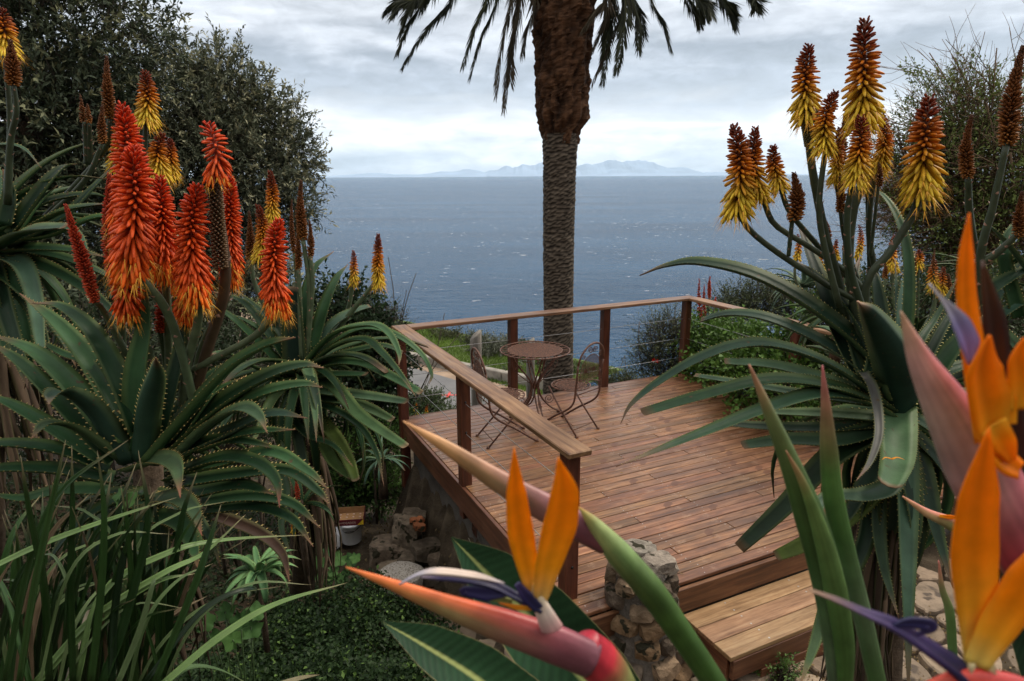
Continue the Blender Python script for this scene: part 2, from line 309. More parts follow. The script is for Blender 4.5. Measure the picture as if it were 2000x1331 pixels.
pv = N(t, 'ShaderNodeVolumePrincipled'); pv.inputs['Color'].default_value = (.68, .87, 1, 1); pv.inputs['Density'].default_value = 2.6e-5; pv.inputs['Anisotropy'].default_value = .6
vo = N(t, 'ShaderNodeOutputMaterial'); t.links.new(pv.outputs[0], vo.inputs['Volume'])
HAZE = MB(); HAZE.box((0, 17900, (SEA-1.5+1150)/2), 124000, 36400, 1150-SEA+1.5)
setp(HAZE.build('haze', hz, smooth=False), 'thin sea haze veiling the far shore', kind='stuff')

# deck frame
O = V((-1.16, 6.62, 0)); U = V((.9023, .4312, 0)); VV = V((.4312, -.9023, 0)); DANG = math.atan2(U.y, U.x)
def D(u, v, z=0): return O+U*u+VV*v+V((0, 0, z))
def lerp1(tab, x):
    if x <= tab[0][0]: return tab[0][1]
    for (a, p), (b_, q) in zip(tab, tab[1:]):
        if x <= b_:
            t_ = (x-a)/(b_-a); t_ = t_*t_*(3-2*t_) if False else t_; return p+(q-p)*t_
    return tab[-1][1]
RD0 = G(870, 742, -5.2)
def terr(x, y, nz=True):
    left = lerp1([(-1e9, 0.9), (.4, .85), (1.2, .45), (2, -.05), (3, -.6), (4.2, -.95), (5.2, -1.12), (6.5, -1.25), (8, -1.7), (11, -2.3), (16, -3.6), (19.5, -5.15), (30, -5.25), (36, -6.5), (50, -30), (70, -60), (1e9, -60)], y)
    right = lerp1([(-1e9, 0.9), (.4, .85), (1.2, .45), (2, .0), (2.7, -.45), (5.0, -.45), (9, -.55), (11, -1.5), (16, -3.6), (19.5, -5.15), (30, -5.25), (36, -6.5), (50, -30), (70, -60), (1e9, -60)], y)
    k = max(0, min(1, (x-(-.35))/.7)) if y < 6 else max(0, min(1, (x-2.6)/1.2))
    if 4 < y < 9:
        dd = (V((x, y, 0))-O); u_, v_ = dd.dot(U), dd.dot(VV)
        k = max(0, min(1, (u_+.15)/.15)) if v_ > 0 else (1 if u_ > 3.9 else 0)
    h = left*(1-k)+right*k
    if x < -3.4 and y < 16: h += min(.9, (-3.4-x)*.28)
    if x > 3.6 and 3 < y < 16: h += min(1.3, (x-3.6)*.3)
    if y < -1.2: h += lerp1([(0, 0), (1, .3), (4, 3.0), (12, 8.5), (25, 15), (60, 28)], -1.2-y)  # unseen hillside behind the camera, added to darken surfaces facing it
    if y > 22: h -= max(0, min(1, (x-1.5)/2.5))*(y-22)*1.6
    if nz and y < 18: h += mn.noise(V((x*1.3, y*1.3, 0)))*.05
    return h
gv = []; xs = list(np.concatenate([np.linspace(-70, -8, 24), np.linspace(-7.5, 7.5, 101), np.linspace(8, 70, 24)])); ys = list(np.concatenate([np.linspace(-60, -4.6, 24), np.linspace(-4, 12, 107), np.linspace(12.5, 74, 60)]))
mb = MB(); mb.add([(x, y, terr(x, y)) for y in ys for x in xs], [(j*len(xs)+i, j*len(xs)+i+1, (j+1)*len(xs)+i+1, (j+1)*len(xs)+i) for j in range(len(ys)-1) for i in range(len(xs)-1)])
GROUND = setp(mb.build('ground', M_soil), 'dark garden soil sloping down to the coast road', kind='structure')

# road, verge and parapet beyond the garden
def strip(name, a, b, w, z, m, label, parent=None):
    a = V((a.x, a.y, z)); b = V((b.x, b.y, z)); d = (b-a).normalized(); n_ = V((-d.y, d.x, 0))*w/2; a = a-d*25; b = b+d*25
    mb = MB(); mb.add([a-n_, b-n_, b+n_, a+n_], [(0, 1, 2, 3)]); return setp(mb.build(name, m, parent), label, kind='structure')
zr = -5.1
ra, rb_ = G(794, 716, zr), G(890, 744, zr); dr = (rb_-ra).normalized(); nr = V((dr.y, -dr.x, 0)) if dr.x > 0 else V((-dr.y, dr.x, 0))
if nr.y > 0: nr = -nr
rw = 7.2
ROAD = strip('road', ra+nr*rw/2, rb_+nr*rw/2, rw, zr+.03, M_road, 'grey asphalt coast road beyond the deck')
strip('sandy_verge', ra-nr*.35, rb_-nr*.35, .9, zr+.02, M_sand, 'sandy gravel edge of the coast road')
for off in (4.3, 4.75): strip('road_marking', ra+nr*off, rb_+nr*off, .16, zr+.036, M_paint, None, ROAD)
mb = MB(); c0 = G(876, 772, zr+.036)
for a_ in (0, 1.5): mb.box(c0+V((0, 0, .002+.004*(a_ > 0))), .7, .09, .003, a_)
setp(mb.build('sprayed_cross', M_redp, ROAD), None)
pa, pb = G(800, 690, zr+.35), G(1010, 732, zr+.35); pd = (pb-pa).normalized(); pa = pa-pd*12; pb = pb+pd*2.2
mb = MB(); ln = (pb-pa).length; nseg = 14; par = thing('parapet_wall', (pa.x, pa.y, zr), 'low weathered concrete parapet wall along the far side of the coast road', 'wall')
for i in range(nseg):
    mb = MB(); c_ = pa+pd*(ln*(i+.5)/nseg); mb.box((c_.x, c_.y, zr+.17), ln/nseg-.03, .32, .42+.03*random.random(), math.atan2(pd.y, pd.x), bev=.03); mb.build('concrete_block', M_para, par, smooth=False)

# ------------------------------------------------------------------ foliage generators
def leafquads(c, d, n_, ln, wd, cols, fold=.25):
    """diamond leaves folded at the midrib: c base points, d directions, n_ normals"""
    s = np.cross(d, n_); s /= np.linalg.norm(s, axis=1, keepdims=True)+1e-9; n2_ = np.cross(s, d)
    L_ = ln[:, None]; W = wd[:, None]
    v0 = c; v1 = c+d*L_*.45+s*W*.5+n2_*W*fold; v2 = c+d*L_-n2_*L_*.08; v3 = c+d*L_*.45-s*W*.5+n2_*W*fold
    verts = np.stack([v0, v1, v2, v3], 1).reshape(-1, 3); q = np.arange(len(verts)).reshape(-1, 4)
    tris = np.concatenate([q[:, [0, 1, 2]], q[:, [0, 2, 3]]])
    return verts, tris, np.repeat(cols, 4, axis=0)
def foliage(name, parent, blobs, n, per, ln, wd, c0, c1, twig=.25, shell=.55, upb=.35, mat_=None, wild=.5, tipc=None, twc=(.045, .036, .027)):
    """sprigs of leaves spread through a set of ellipsoid blobs (centre, rx, ry, rz)"""
    vol = np.array([b_[1]*b_[2]*b_[3] for b_ in blobs])**.7; pick = rng.choice(len(blobs), n, p=vol/vol.sum())
    C = np.array([tuple(b_[0]) for b_ in blobs])[pick]; RR = np.array([(b_[1], b_[2], b_[3]) for b_ in blobs])[pick]
    dirs = rng.normal(size=(n, 3)); dirs /= np.linalg.norm(dirs, axis=1, keepdims=True)
    rad = rng.uniform(shell**3, 1.12, n)**(1/3)
    # ragged outline: radius modulated by low-frequency noise
    mod = np.array([mn.noise(V(tuple(dirs[i]*2.2+C[i]*.7))) for i in range(n)])*.42+.93
    base = C+dirs*RR*(rad*mod)[:, None]
    tdir = dirs+rng.normal(size=(n, 3))*wild+np.array([0, 0, upb]); tdir /= np.linalg.norm(tdir, axis=1, keepdims=True)
    tl = twig*rng.uniform(.5, 1.4, n)
    f_ = np.tile(np.linspace(.1, 1, per), n); idx = np.repeat(np.arange(n), per)
    c = base[idx]+tdir[idx]*(f_*tl[idx])[:, None]
    rd = rng.normal(size=(n*per, 3)); d = tdir[idx]*.75+rd/np.linalg.norm(rd, axis=1, keepdims=True)*.8; d /= np.linalg.norm(d, axis=1, keepdims=True)
    nn = rng.normal(size=(n*per, 3))*.6+np.array([0, 0, .9])+d*0
    shade = rng.uniform(0, 1, n)[idx]*.6+rng.uniform(0, 1, n*per)*.4
    cols = np.array(c0)*(1-shade[:, None])+np.array(c1)*shade[:, None]
    if tipc is not None:
        tp = ((f_ > .75) & (rng.uniform(0, 1, n)[idx] > .55))[:, None]; cols = np.where(tp, np.array(tipc), cols)
    vv, qq, cc = leafquads(c, d, nn, ln*rng.uniform(.6, 1.25, n*per), wd*rng.uniform(.7, 1.2, n*per), cols)
    # twigs as thin three-sided slivers
    s = np.cross(tdir, rng.normal(size=(n, 3))); s /= np.linalg.norm(s, axis=1, keepdims=True); s2 = np.cross(s, tdir); w_ = .004+.0*tl
    a = base-tdir*tl[:, None]*.5; e = base+tdir*tl[:, None]
    tv = np.stack([a+s*.004, a-s*.002+s2*.0035, a-s*.002-s2*.0035, e], 1).reshape(-1, 3); tq = np.arange(len(tv)).reshape(-1, 4)
    tt = np.concatenate([tq[:, [0, 1, 3]], tq[:, [1, 2, 3]], tq[:, [2, 0, 3]]])+len(vv)
    tcs = np.tile(np.array(twc), (len(tv), 1))
    o = np_mesh(name, np.concatenate([vv, tv]), np.concatenate([qq, tt]), np.concatenate([cc, tcs]), mat_ or M_leaf, parent)
    o['kind'] = 'stuff'; return o
def branches(mb, a, b_, r, depth, spread=.5, sub=3, c=(.10, .08, .06)):
    n = 5; off = rv((b_-a).length*.1); mid = (a+b_)/2+off
    pts = cr([a, mid, b_], n); mb.tube(pts, [r*(1-.5*i/(n-1)) for i in range(n)], 5 if r > .02 else 3, c=c)
    if depth <= 0: return
    for k_ in range(sub):
        t_ = random.uniform(.35, 1); p = pts[min(int(t_*(n-1)), n-1)]; d = ((b_-a).normalized()+rv(spread)*1.3).normalized()
        branches(mb, p, p+d*(b_-a).length*random.uniform(.45, .75), r*.5, depth-1, spread, sub, c)
def bl(x, y, Y, r, rz=None, ry=None):               # blob from pixel centre, distance and pixel radius
    q = r*Y/FP; return (P(x, y, Y), q, (ry or q)*1.0, (rz*Y/FP if rz else q))
def shrub(name, blobs, label, cat='shrub', group=None, n=500, per=9, ln=.05, wd=.02, c0=(.02, .04, .02), c1=(.06, .1, .04), base=None, stems=4, **kw):
    c = blobs[0][0]; bz = base or V((c.x, c.y, terr(c.x, c.y)))
    th = thing(name, bz, label, cat, group)
    mb = MB()
    for i in range(stems):
        b_ = random.choice(blobs); t__ = b_[0]+V((random.uniform(-.4, .4)*b_[1], random.uniform(-.4, .4)*b_[2], -.2*b_[3])); s__ = V((t__.x*.6+bz.x*.4, t__.y*.6+bz.y*.4, bz.z if base else max(bz.z, terr(t__.x, t__.y)))); branches(mb, s__, t__, .012 if (t__-s__).length < .5 else .02, 1, .3, 3)
    mb.build('stem', M_twig, th)
    foliage('foliage', th, blobs, n, per, ln, wd, c0, c1, **kw); return th

# ------------------------------------------------------------------ trees
T1 = [bl(110, 60, 7.6, 170), bl(205, 75, 7.9, 58), bl(60, 230, 7.2, 150), bl(180, 260, 7.8, 100), bl(20, 420, 7, 130), bl(150, 420, 7.4, 110), bl(60, 590, 6.6, 130), bl(-120, 150, 7.4, 200), bl(-100, 450, 7, 170), bl(40, -120, 7.8, 120)]
tr = thing('evergreen_tree', (T1[2][0].x, T1[2][0].y, terr(T1[2][0].x, T1[2][0].y)), 'tall dense dark evergreen tree filling the top left corner', 'tree')
mb = MB(); b0 = V(tr.location)
mb.tube([b0-V((0, 0, .3)), b0+V((.05, .1, .9)), T1[4][0], T1[2][0]], [.22, .17, .13, .09], 10, c=(.09, .07, .05)); mb.build('trunk', M_bark, tr)
mb = MB()
for b_ in T1[:8]:
    branches(mb, T1[4][0]+rv(.2), b_[0].lerp(T1[4][0], .45), .05, 2, .3, 3)
mb.build('branch', M_twig, tr)
foliage('crown', tr, T1, 5600, 12, .085, .03, (.024, .036, .022), (.10, .125, .075), twig=.27, shell=.35, tipc=(.22, .23, .13))
T2 = [bl(345, 105, 9.4, 34), bl(425, 135, 9.6, 46), bl(330, 215, 9.2, 95), bl(440, 210, 9.6, 85), bl(520, 250, 9.8, 70), bl(570, 300, 10, 48), bl(250, 320, 9, 120), bl(400, 330, 9.2, 130), bl(500, 350, 9.4, 85), bl(590, 330, 10, 30), bl(430, 480, 9, 110), bl(300, 500, 8.8, 140), bl(560, 420, 9.4, 45), bl(590, 395, 9.6, 32), bl(480, 600, 8.6, 110), bl(330, 650, 8.4, 150), bl(200, 620, 8.2, 130)]
tr = thing('evergreen_tree', (T2[10][0].x, T2[10][0].y, terr(T2[10][0].x, T2[10][0].y)), 'rounded grey-green evergreen tree whose crown slopes down towards the sea', 'tree')
mb = MB(); b0 = V(tr.location)
mb.tube([b0-V((0, 0, .3)), b0.lerp(T2[11][0], .5), T2[11][0], T2[7][0]], [.2, .16, .12, .07], 10); mb.build('trunk', M_bark, tr)
mb = MB()
for b_ in T2: branches(mb, T2[11][0].lerp(T2[7][0], random.random()), b_[0].lerp(T2[7][0], .5), .04, 2, .3, 3)
mb.build('branch', M_twig, tr)
foliage('crown', tr, T2, 8800, 12, .08, .025, (.045, .058, .036), (.20, .22, .14), twig=.27, shell=.3, tipc=(.38, .37, .23))
# twiggy tree on the right
T3 = [bl(1850, 230, 9.5, 90), bl(1930, 250, 9.3, 100), bl(1800, 330, 9.4, 80), bl(1900, 360, 9.2, 120), bl(1990, 330, 9, 110), bl(1840, 450, 9.3, 100), bl(1960, 480, 9, 130), bl(1760, 400, 9.5, 45), bl(1880, 540, 9.2, 80)]
tr = thing('twiggy_tree', (T3[6][0].x+.4, T3[6][0].y, terr(T3[6][0].x+.4, T3[6][0].y)), 'thinly leaved bushy tree with bare brown twigs at the right edge', 'tree')
mb = MB(); b0 = V(tr.location); mb.tube([b0-V((0, 0, .3)), b0.lerp(T3[6][0], .6)+V((.1, 0, 0)), T3[6][0]], [.16, .12, .08], 9); mb.build('trunk', M_bark, tr)
mb = MB()
for b_ in T3:
    for k_ in range(4): branches(mb, T3[6][0]+rv(.3), b_[0]+rv(b_[1]*.6), .03, 3, .5, 4, c=(.14, .095, .06))
for i in range(4200):
    b_ = random.choice(T3); d = rv(1).normalized(); a = b_[0]+d*b_[1]*random.uniform(.2, 1.0); e = a+(d+rv(.8)+V((-.2, 0, .1))).normalized()*random.uniform(.15, .45)
    mb.tube([a, (a+e)/2+rv(.03), e], [.004, .003, .001], 3, c=(.24, .16, .10), cap=False)
mb.build('branch', M_twig, tr)
foliage('crown', tr, T3, 3800, 8, .055, .026, (.07, .10, .025), (.20, .25, .07), twig=.28, shell=.2)

# ------------------------------------------------------------------ palm
PY = 9.6
pb_ = P(1090, 900, PY); palm = thing('palm_tree', pb_, 'tall palm with a ringed trunk and thick brown bole standing just beyond the deck', 'palm tree')
M_palm = mat('palm_trunk', rough=.9, spec=.15, attr=True, nscale=10, nvec=(1, 1, 4), ncols=[(.3, .55), (.5, .95), (.75, 1.5)], bump=.6, bscale=14)
prof = [(900, 32), (770, 31), (600, 29), (450, 30), (330, 31), (275, 32.5), (250, 34)]
mb = MB(); n = 40; rows = 230; vs = []; cs = []
def pcx(y): return lerp1([(0, 1102), (100, 1099), (270, 1094), (450, 1091), (770, 1090), (900, 1090)], y)
for j in range(rows+1):
    y = 900+(262-900)*j/rows; c_ = P(pcx(y), y, PY); r = lerp1([(p_[0], p_[1]) for p_ in reversed(prof)], y)*PY/FP
    for i in range(n):
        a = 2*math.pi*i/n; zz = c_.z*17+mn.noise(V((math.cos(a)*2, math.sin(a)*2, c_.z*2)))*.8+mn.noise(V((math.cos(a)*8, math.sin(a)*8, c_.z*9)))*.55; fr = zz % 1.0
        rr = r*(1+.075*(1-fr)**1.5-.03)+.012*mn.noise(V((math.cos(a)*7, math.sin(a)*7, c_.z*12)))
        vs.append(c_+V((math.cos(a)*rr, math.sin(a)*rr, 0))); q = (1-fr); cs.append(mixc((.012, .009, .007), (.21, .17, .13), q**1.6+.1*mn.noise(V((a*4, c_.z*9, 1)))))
fs = [(j*n+i, j*n+(i+1) % n, (j+1)*n+(i+1) % n, (j+1)*n+i) for j in range(rows) for i in range(n)]
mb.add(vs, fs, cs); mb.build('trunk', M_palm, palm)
mb = MB(); n = 56; rows = 90; vs = []; cs = []
for j in range(rows+1):
    y = 282+(-140-282)*j/rows; c_ = P(pcx(max(y, 0)), y, PY)
    r = lerp1([(-140, 62), (0, 54), (60, 53), (120, 50), (165, 48), (180, 46), (230, 43), (250, 38), (262, 33), (282, 30)], y)*PY/FP
    for i in range(n):
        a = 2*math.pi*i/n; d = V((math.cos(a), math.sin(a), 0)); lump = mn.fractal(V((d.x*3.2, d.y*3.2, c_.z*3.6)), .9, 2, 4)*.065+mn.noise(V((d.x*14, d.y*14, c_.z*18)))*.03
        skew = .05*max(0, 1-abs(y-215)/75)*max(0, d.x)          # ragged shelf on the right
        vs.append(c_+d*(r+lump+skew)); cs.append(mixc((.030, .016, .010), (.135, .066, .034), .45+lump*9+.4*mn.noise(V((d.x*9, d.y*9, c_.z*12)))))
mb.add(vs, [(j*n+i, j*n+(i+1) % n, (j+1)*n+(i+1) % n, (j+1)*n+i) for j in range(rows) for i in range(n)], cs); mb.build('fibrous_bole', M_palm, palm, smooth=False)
CR = P(1100, -230, PY)
def frond(pts, dead=False, lw=.3, wid=1.0):
    mb = MB(); q = cr(pts, 40); cst = (.10, .085, .05) if dead else (.07, .075, .03)
    mb.tube(q, [.022*(1-i/39)+.003 for i in range(40)], 4, c=cst)
    tot = sum((q[i+1]-q[i]).length for i in range(39)); nl = int(tot/.017)
    for i in range(nl):
        t_ = .12+.88*i/nl; k_ = t_*39; a = int(min(k_, 38)); p = q[a].lerp(q[a+1], k_-a); tg = (q[a+1]-q[a]).normalized()
        side = tg.cross(V((0, 0, 1))); side = side.normalized() if side.length > .1 else V((1, 0, 0)); nn = side.cross(tg)
        for s_ in (-1, 1):
            l_ = lw*wid*(math.sin(math.pi*min(1, .15+t_*.78))**.6)*random.uniform(.75, 1.1)
            d = (tg*1.0+side*s_*random.uniform(.3, .8)+nn*random.uniform(-.1, .35)+V((0, 0, -.6 if dead else -.4))).normalized(); e = p+d*l_+V((0, 0, -.08*l_)); m_ = p+d*l_*.5
            wv = tg.cross(d).normalized().cross(d)*.0095; c_ = mixc((.025, .032, .02), (.06, .068, .038), random.random()) if not dead else mixc((.06, .048, .03), (.15, .12, .08), random.random())
            mb.add([p, m_+wv, e, m_-wv], [(0, 1, 2, 3)], c_)
    mb.build('frond', M_leaf, palm, smooth=False)
tips = [((830, 0), (775, 105), 0), ((886, -5), (786, 131), 0), ((816, -8), (766, 30), 0), ((850, -20), (785, 38), 0), ((972, 0), (917, 154), 0), ((1000, 0), (968, 186), 1), ((1012, 38), (984, 214), 1), ((1045, 10), (1021, 106), 1),
        ((1196, 0), (1158, 95), 1), ((1225, -5), (1158, 160), 1), ((1186, 20), (1177, 163), 0), ((1222, 11), (1205, 140), 0), ((1234, 0), (1247, 99), 0), ((1272, 0), (1310, 98), 0), ((1344, 0), (1367, 49), 0), ((1360, -10), (1378, 36), 0), ((1409, 0), (1437, 53), 0), ((1466, -5), (1476, 15), 0)]
tips += [((a[0]+random.uniform(-16, 16), a[1]-10), (b_[0]+random.uniform(-22, 22), a[1]+(b_[1]-a[1])*random.uniform(.55, .85)), dd) for a, b_, dd in tips[::2]]
for k_, (a, b_, dd) in enumerate(tips):
    dy = random.uniform(-1.1, .8) if not dd else random.uniform(-.5, .3); Pa, Pb = P(a[0], a[1], PY+dy), P(b_[0], b_[1], PY+dy*1.15)
    top = P(a[0]*.55+1100*.45, -190 if not dd else -150, PY+dy*.5)
    frond([CR+V((0, 0, -.3)), top, P(a[0]*.85+1100*.15, -95, PY+dy*.85), Pa, Pa.lerp(Pb, .5)+V((.02*(1 if b_[0] > 1100 else -1), 0, .04)), Pb], dd == 1, .34 if dd else .30)
for k_ in range(14):
    a = k_*2*math.pi/14+.2; d = V((math.cos(a), math.sin(a), 0)); frond([CR, CR+d*1.0+V((0, 0, .9)), CR+d*2.2+V((0, 0, 1.0)), CR+d*3.1+V((0, 0, .2))], False, .3)

# ------------------------------------------------------------------ deck
deck = thing('wooden_deck', D(0, 3.6), 'reddish hardwood viewing deck of narrow parallel boards overlooking the sea', 'deck')
NB = 40; DU, DV = 3.78, 3.62; pit = DV/NB
def board(name, u0, u1, v0, v1, z1, th_, m, parent, jit=0):
    """plank with its own local axes so that the grain follows its length"""
    me = MB(); me.box((0, 0, 0), u1-u0, abs(v1-v0), th_, bev=.003)
    c_ = D((u0+u1)/2, (v0+v1)/2, z1-th_/2+jit)
    o = me.build(name, m, None, smooth=False); o.parent = parent; o.location = c_-org[parent.name]; o.rotation_euler.z = DANG+random.uniform(-.0006, .0006); return o
cuts = {0: [1.45], 1: [2.75], 2: [.9], 3: []}
for i in range(NB):
    v0 = i*pit+.0035; v1 = (i+1)*pit-.0035; cu = [0]+[c_+random.choice((-.02, 0)) for c_ in {0: [1.52], 1: [], 2: [.95, 2.6], 3: [], 4: [2.1]}[(i*7) % 5]]+[DU]
    for a, b_ in zip(cu, cu[1:]): board('deck_board', a+.002, b_-.002, v0, v1, 0, .026, M_deck, deck, random.uniform(-.0015, .0015))
board('fascia_board', -.005, DU, DV+.002, DV+.032, -.028, .17, M_fasc, deck)
def sideboard(name, u, v0, v1, z1, hgt, m, parent, th_=.03):
    me = MB(); me.box((0, 0, 0), v1-v0, th_, hgt, bev=.003); o = me.build(name, m, None, smooth=False); o.parent = parent; o.location = D(u, (v0+v1)/2, z1-hgt/2)-org[parent.name]; o.rotation_euler.z = math.atan2(VV.y, VV.x); return o
sideboard('fascia_board', -.016, -.02, DV+.03, -.004, .22, M_fasc, deck); sideboard('fascia_board', DU+.016, 0, DV, -.004, .2, M_fasc, deck)
board('fascia_board', 0, DU, -.035, -.004, -.004, .2, M_fasc, deck)
mb = MB()
for v in np.linspace(.2, 3.4, 7): mb.box(D(DU/2, v, -.11), DU-.1, .05, .15, DANG)
mb.build('joist', M_fasc, deck, smooth=False)
mb = MB()
for u in (.05, .95, 1.5, 2.2, 2.8, 3.4):
    for i in range(0, NB):
        for dv in (.25, .75):
            c_ = D(u+.015*random.uniform(-1, 1), (i+dv)*pit, .0012); mb.add([c_+V((math.cos(a*math.pi/3)*.0042, math.sin(a*math.pi/3)*.0042, 0)) for a in range(6)], [tuple(range(6))])
o = mb.build('screw_head', M_screw, deck); o['kind'] = 'stuff'
mb = MB()
for u, v in ((.12, .15), (.12, 1.8), (DU-.1, .15), (DU-.1, 1.8), (DU-.1, 3.4), (2, .1), (2, 3.4)): mb.box(D(u, v, -.9), .11, .11, 1.4, DANG)
mb.build('support_post', M_post, deck, smooth=False)
# retaining wall below the left side of the deck
ww = thing('retaining_wall', D(.06, 2, -1.3), 'dark stained concrete retaining wall under the left side of the deck', 'wall')
mb = MB(); n = 40
for i in range(n+1):
    v = .12+(3.42-.12)*i/n
    for j in range(9):
        z = -1.75+(1.75-.235)*j/8; q = D(.06+.02*mn.noise(V((v*2, z*2, 0))), v, z); mb.v.append(q); mb.c.append((1, 1, 1))
for i in range(n):
    for j in range(8): a = i*9+j; mb.f.append((a, a+1, a+10, a+9)); mb.m.append(0)
mb.build('wall_face', M_conc, ww)
mb = MB(); mb.box(D(.36, 1.77, -1.0), .5, 3.3, 1.5, DANG); mb.build('wall_core', M_conc, ww, smooth=False)
mb = MB(); pc = [D(.03, 1.75, -.5), D(.03, 1.95, -.6), D(.03, 2.1, -.66), D(.03, 2.2, -.85), D(.03, 2.32, -.98)]; mb.tube(cr(pc, 16), .004, 4, c=(.5, .45, .35)); mb.build('crack_repair', mat('crack_filler', (.3, .26, .2), rough=.9), ww)
# low front wall section between wall and steps
mb = MB(); mb.box(D(DU/2, DV-.12, -.4), DU-.2, .12, .55, DANG); mb.build('footing', M_conc, deck, smooth=False)

# railing
rail = thing('deck_railing', D(0, 0), 'timber deck railing with flat weathered handrail, square posts and thin steel cables', 'railing')
PS = .09; RH = 1.0
def post(u, v, z0, z1): 
    me = MB(); me.box((0, 0, 0), PS, PS, z1-z0, bev=.004); o = me.build('post', M_post, None, smooth=False); o.parent = rail; o.location = D(u, v, (z0+z1)/2)-org[rail.name]; o.rotation_euler.z = DANG
for v in (.02, 1.73, 3.42): post(.02 if v > .1 else .0, v, -.3 if v > .1 else -1.1, RH-.032)
for u in (1.28, 2.5, 3.72): post(u, .03, -.3, RH-.032)
post(3.72, 1.75, -.2, RH-.032); post(3.72, 3.4, -.2, RH-.032)
def handrail(a, b_, wdt=.155, th_=.036):
    c_ = (a+b_)/2; d = b_-a; me = MB(); me.box((0, 0, 0), d.length, wdt, th_, bev=.006); o = me.build('handrail', M_rail, None, smooth=False); o.parent = rail; o.location = c_-org[rail.name]; o.rotation_euler.z = math.atan2(d.y, d.x); return o
handrail(D(.01, -.055, RH-.016), D(.01, 3.55, RH-.016)); handrail(D(.09, .02, RH-.018), D(DU+.05, .02, RH-.018)); handrail(D(3.76, .1, RH-.016), D(3.76, 3.5, RH-.016))
for z in (.22, .47, .73):
    for a, b_ in ((D(.02, .05, z), D(.02, 3.4, z)), (D(.05, .03, z), D(3.72, .03, z)), (D(3.72, .05, z), D(3.72, 3.4, z))):
        mb = MB(); sag = V((0, 0, -.012)); mb.tube(cr([a, (a+b_)/2+sag, b_], 9), .0028, 5); mb.build('cable', M_cable, rail)
mb = MB()
for z in (.22, .47, .73):
    for u, v in ((.02, 1.73), (.02, 3.42)):
        c_ = D(u, v-PS/2-.001, z); mb.tube([D(u, v+PS/2-.002, z), D(u, v+PS/2+.004, z)], .009, 8)
mb.build('cable_fitting', M_black, rail)

# step
step = thing('wooden_step', D(1.6, 4.1, -.45), 'broad pale timber step of three planks in front of the deck', 'step')
su0, su1 = .72, 2.02
for i in range(3): board('tread_board', su0, su1+.004*i, DV+.035+i*.145, DV+.175+i*.145, -.205+.0, .03, M_step, step)
board('riser_board', su0+.02, su1-.01, DV+.44, DV+.47, -.236, .13, M_fasc, step); board('riser_board', su0+.25, su1-.0, DV+.442, DV+.475, -.37, .09, M_fasc, step)
sideboard('side_board', su1-.03, DV+.04, DV+.43, -.236, .2, M_fasc, step); sideboard('side_board', su0+.02, DV+.04, DV+.43, -.236, .2, M_fasc, step)
mb = MB()
for u in (1.05, 1.62, 1.95):
    for i in range(3): 
        for dv in (.03, .11):
            c_ = D(u, DV+.035+i*.145+dv, -.2035); mb.add([c_+V((math.cos(a*math.pi/4)*.006, math.sin(a*math.pi/4)*.006, 0)) for a in range(8)], [tuple(range(8))])
mb.build('screw_head', M_screw, step)

# ------------------------------------------------------------------ iron table and chairs
def spiral(c, r, turns, ax, ay, n=18, sgn=1, a0=0):
    return [c+ax*(math.cos(a0+sgn*turns*2*math.pi*i/n)*r*(1-.8*i/n))+ay*(math.sin(a0+sgn*turns*2*math.pi*i/n)*r*(1-.8*i/n)) for i in range(n+1)]
def lattice(mb, inside, r, axx, axy, c, step_, wd_=.0016, ang=0):
    """woven wire mesh clipped to inside(x,y)"""
    for fam in (ang, ang+math.pi/2):
        ca, sa = math.cos(fam), math.sin(fam); k_ = -r
        while k_ <= r:
            run = None; t_ = -r
            while t_ <= r+.02:
                x, y = ca*t_-sa*k_, sa*t_+ca*k_; ok = inside(x, y)
                if ok and run is None: run = (x, y)
                if not ok and run is not None:
                    a, b_ = c+axx*run[0]+axy*run[1], c+axx*x+axy*y
                    mb.tube([a, b_], wd_, 3, cap=False); run = None
                t_ += .01
            k_ += step_
X, Y_, Z = V((1, 0, 0)), V((0, 1, 0)), V((0, 0, 1))
def circ(c, r, ax, ay, n=32, a0=0, a1=2*math.pi): return [c+ax*math.cos(a0+(a1-a0)*i/n)*r+ay*math.sin(a0+(a1-a0)*i/n)*r for i in range(n+1)]
def disc_top(r, z, parent, name, stepm):
    mb = MB(); c = V((0, 0, z)); mb.tube(circ(c, r, X, Y_, 44), .007, 6, cap=False); ri = r*.78; mb.tube(circ(c, ri, X, Y_, 40), .005, 5, cap=False)
    nz = 26 if r > .25 else 20
    for i in range(nz):
        a, b_ = 2*math.pi*i/nz, 2*math.pi*(i+.5)/nz
        mb.tube([c+(X*math.cos(a)+Y_*math.sin(a))*ri, c+(X*math.cos(b_)+Y_*math.sin(b_))*r], .003, 4, cap=False)
        mb.tube([c+(X*math.cos(a)+Y_*math.sin(a))*r, c+(X*math.cos(a+.12)+Y_*math.sin(a+.12))*ri], .003, 4, cap=False)
    mb.build(name+'_rim', M_iron, parent)
    mb = MB(); lattice(mb, lambda x, y: x*x+y*y < ri*ri, ri, X, Y_, c, stepm, .0026, .785); mb.build(name+'_mesh', M_iron, parent)
tcx = G(1045, 684, .72)
tb = thing('bistro_table', (tcx.x, tcx.y, 0), 'round rusty iron bistro table with pierced mesh top on the deck', 'table')
org[tb.name] = V((0, 0, 0)); disc_top(.365, .72, tb, 'tabletop', .0125)
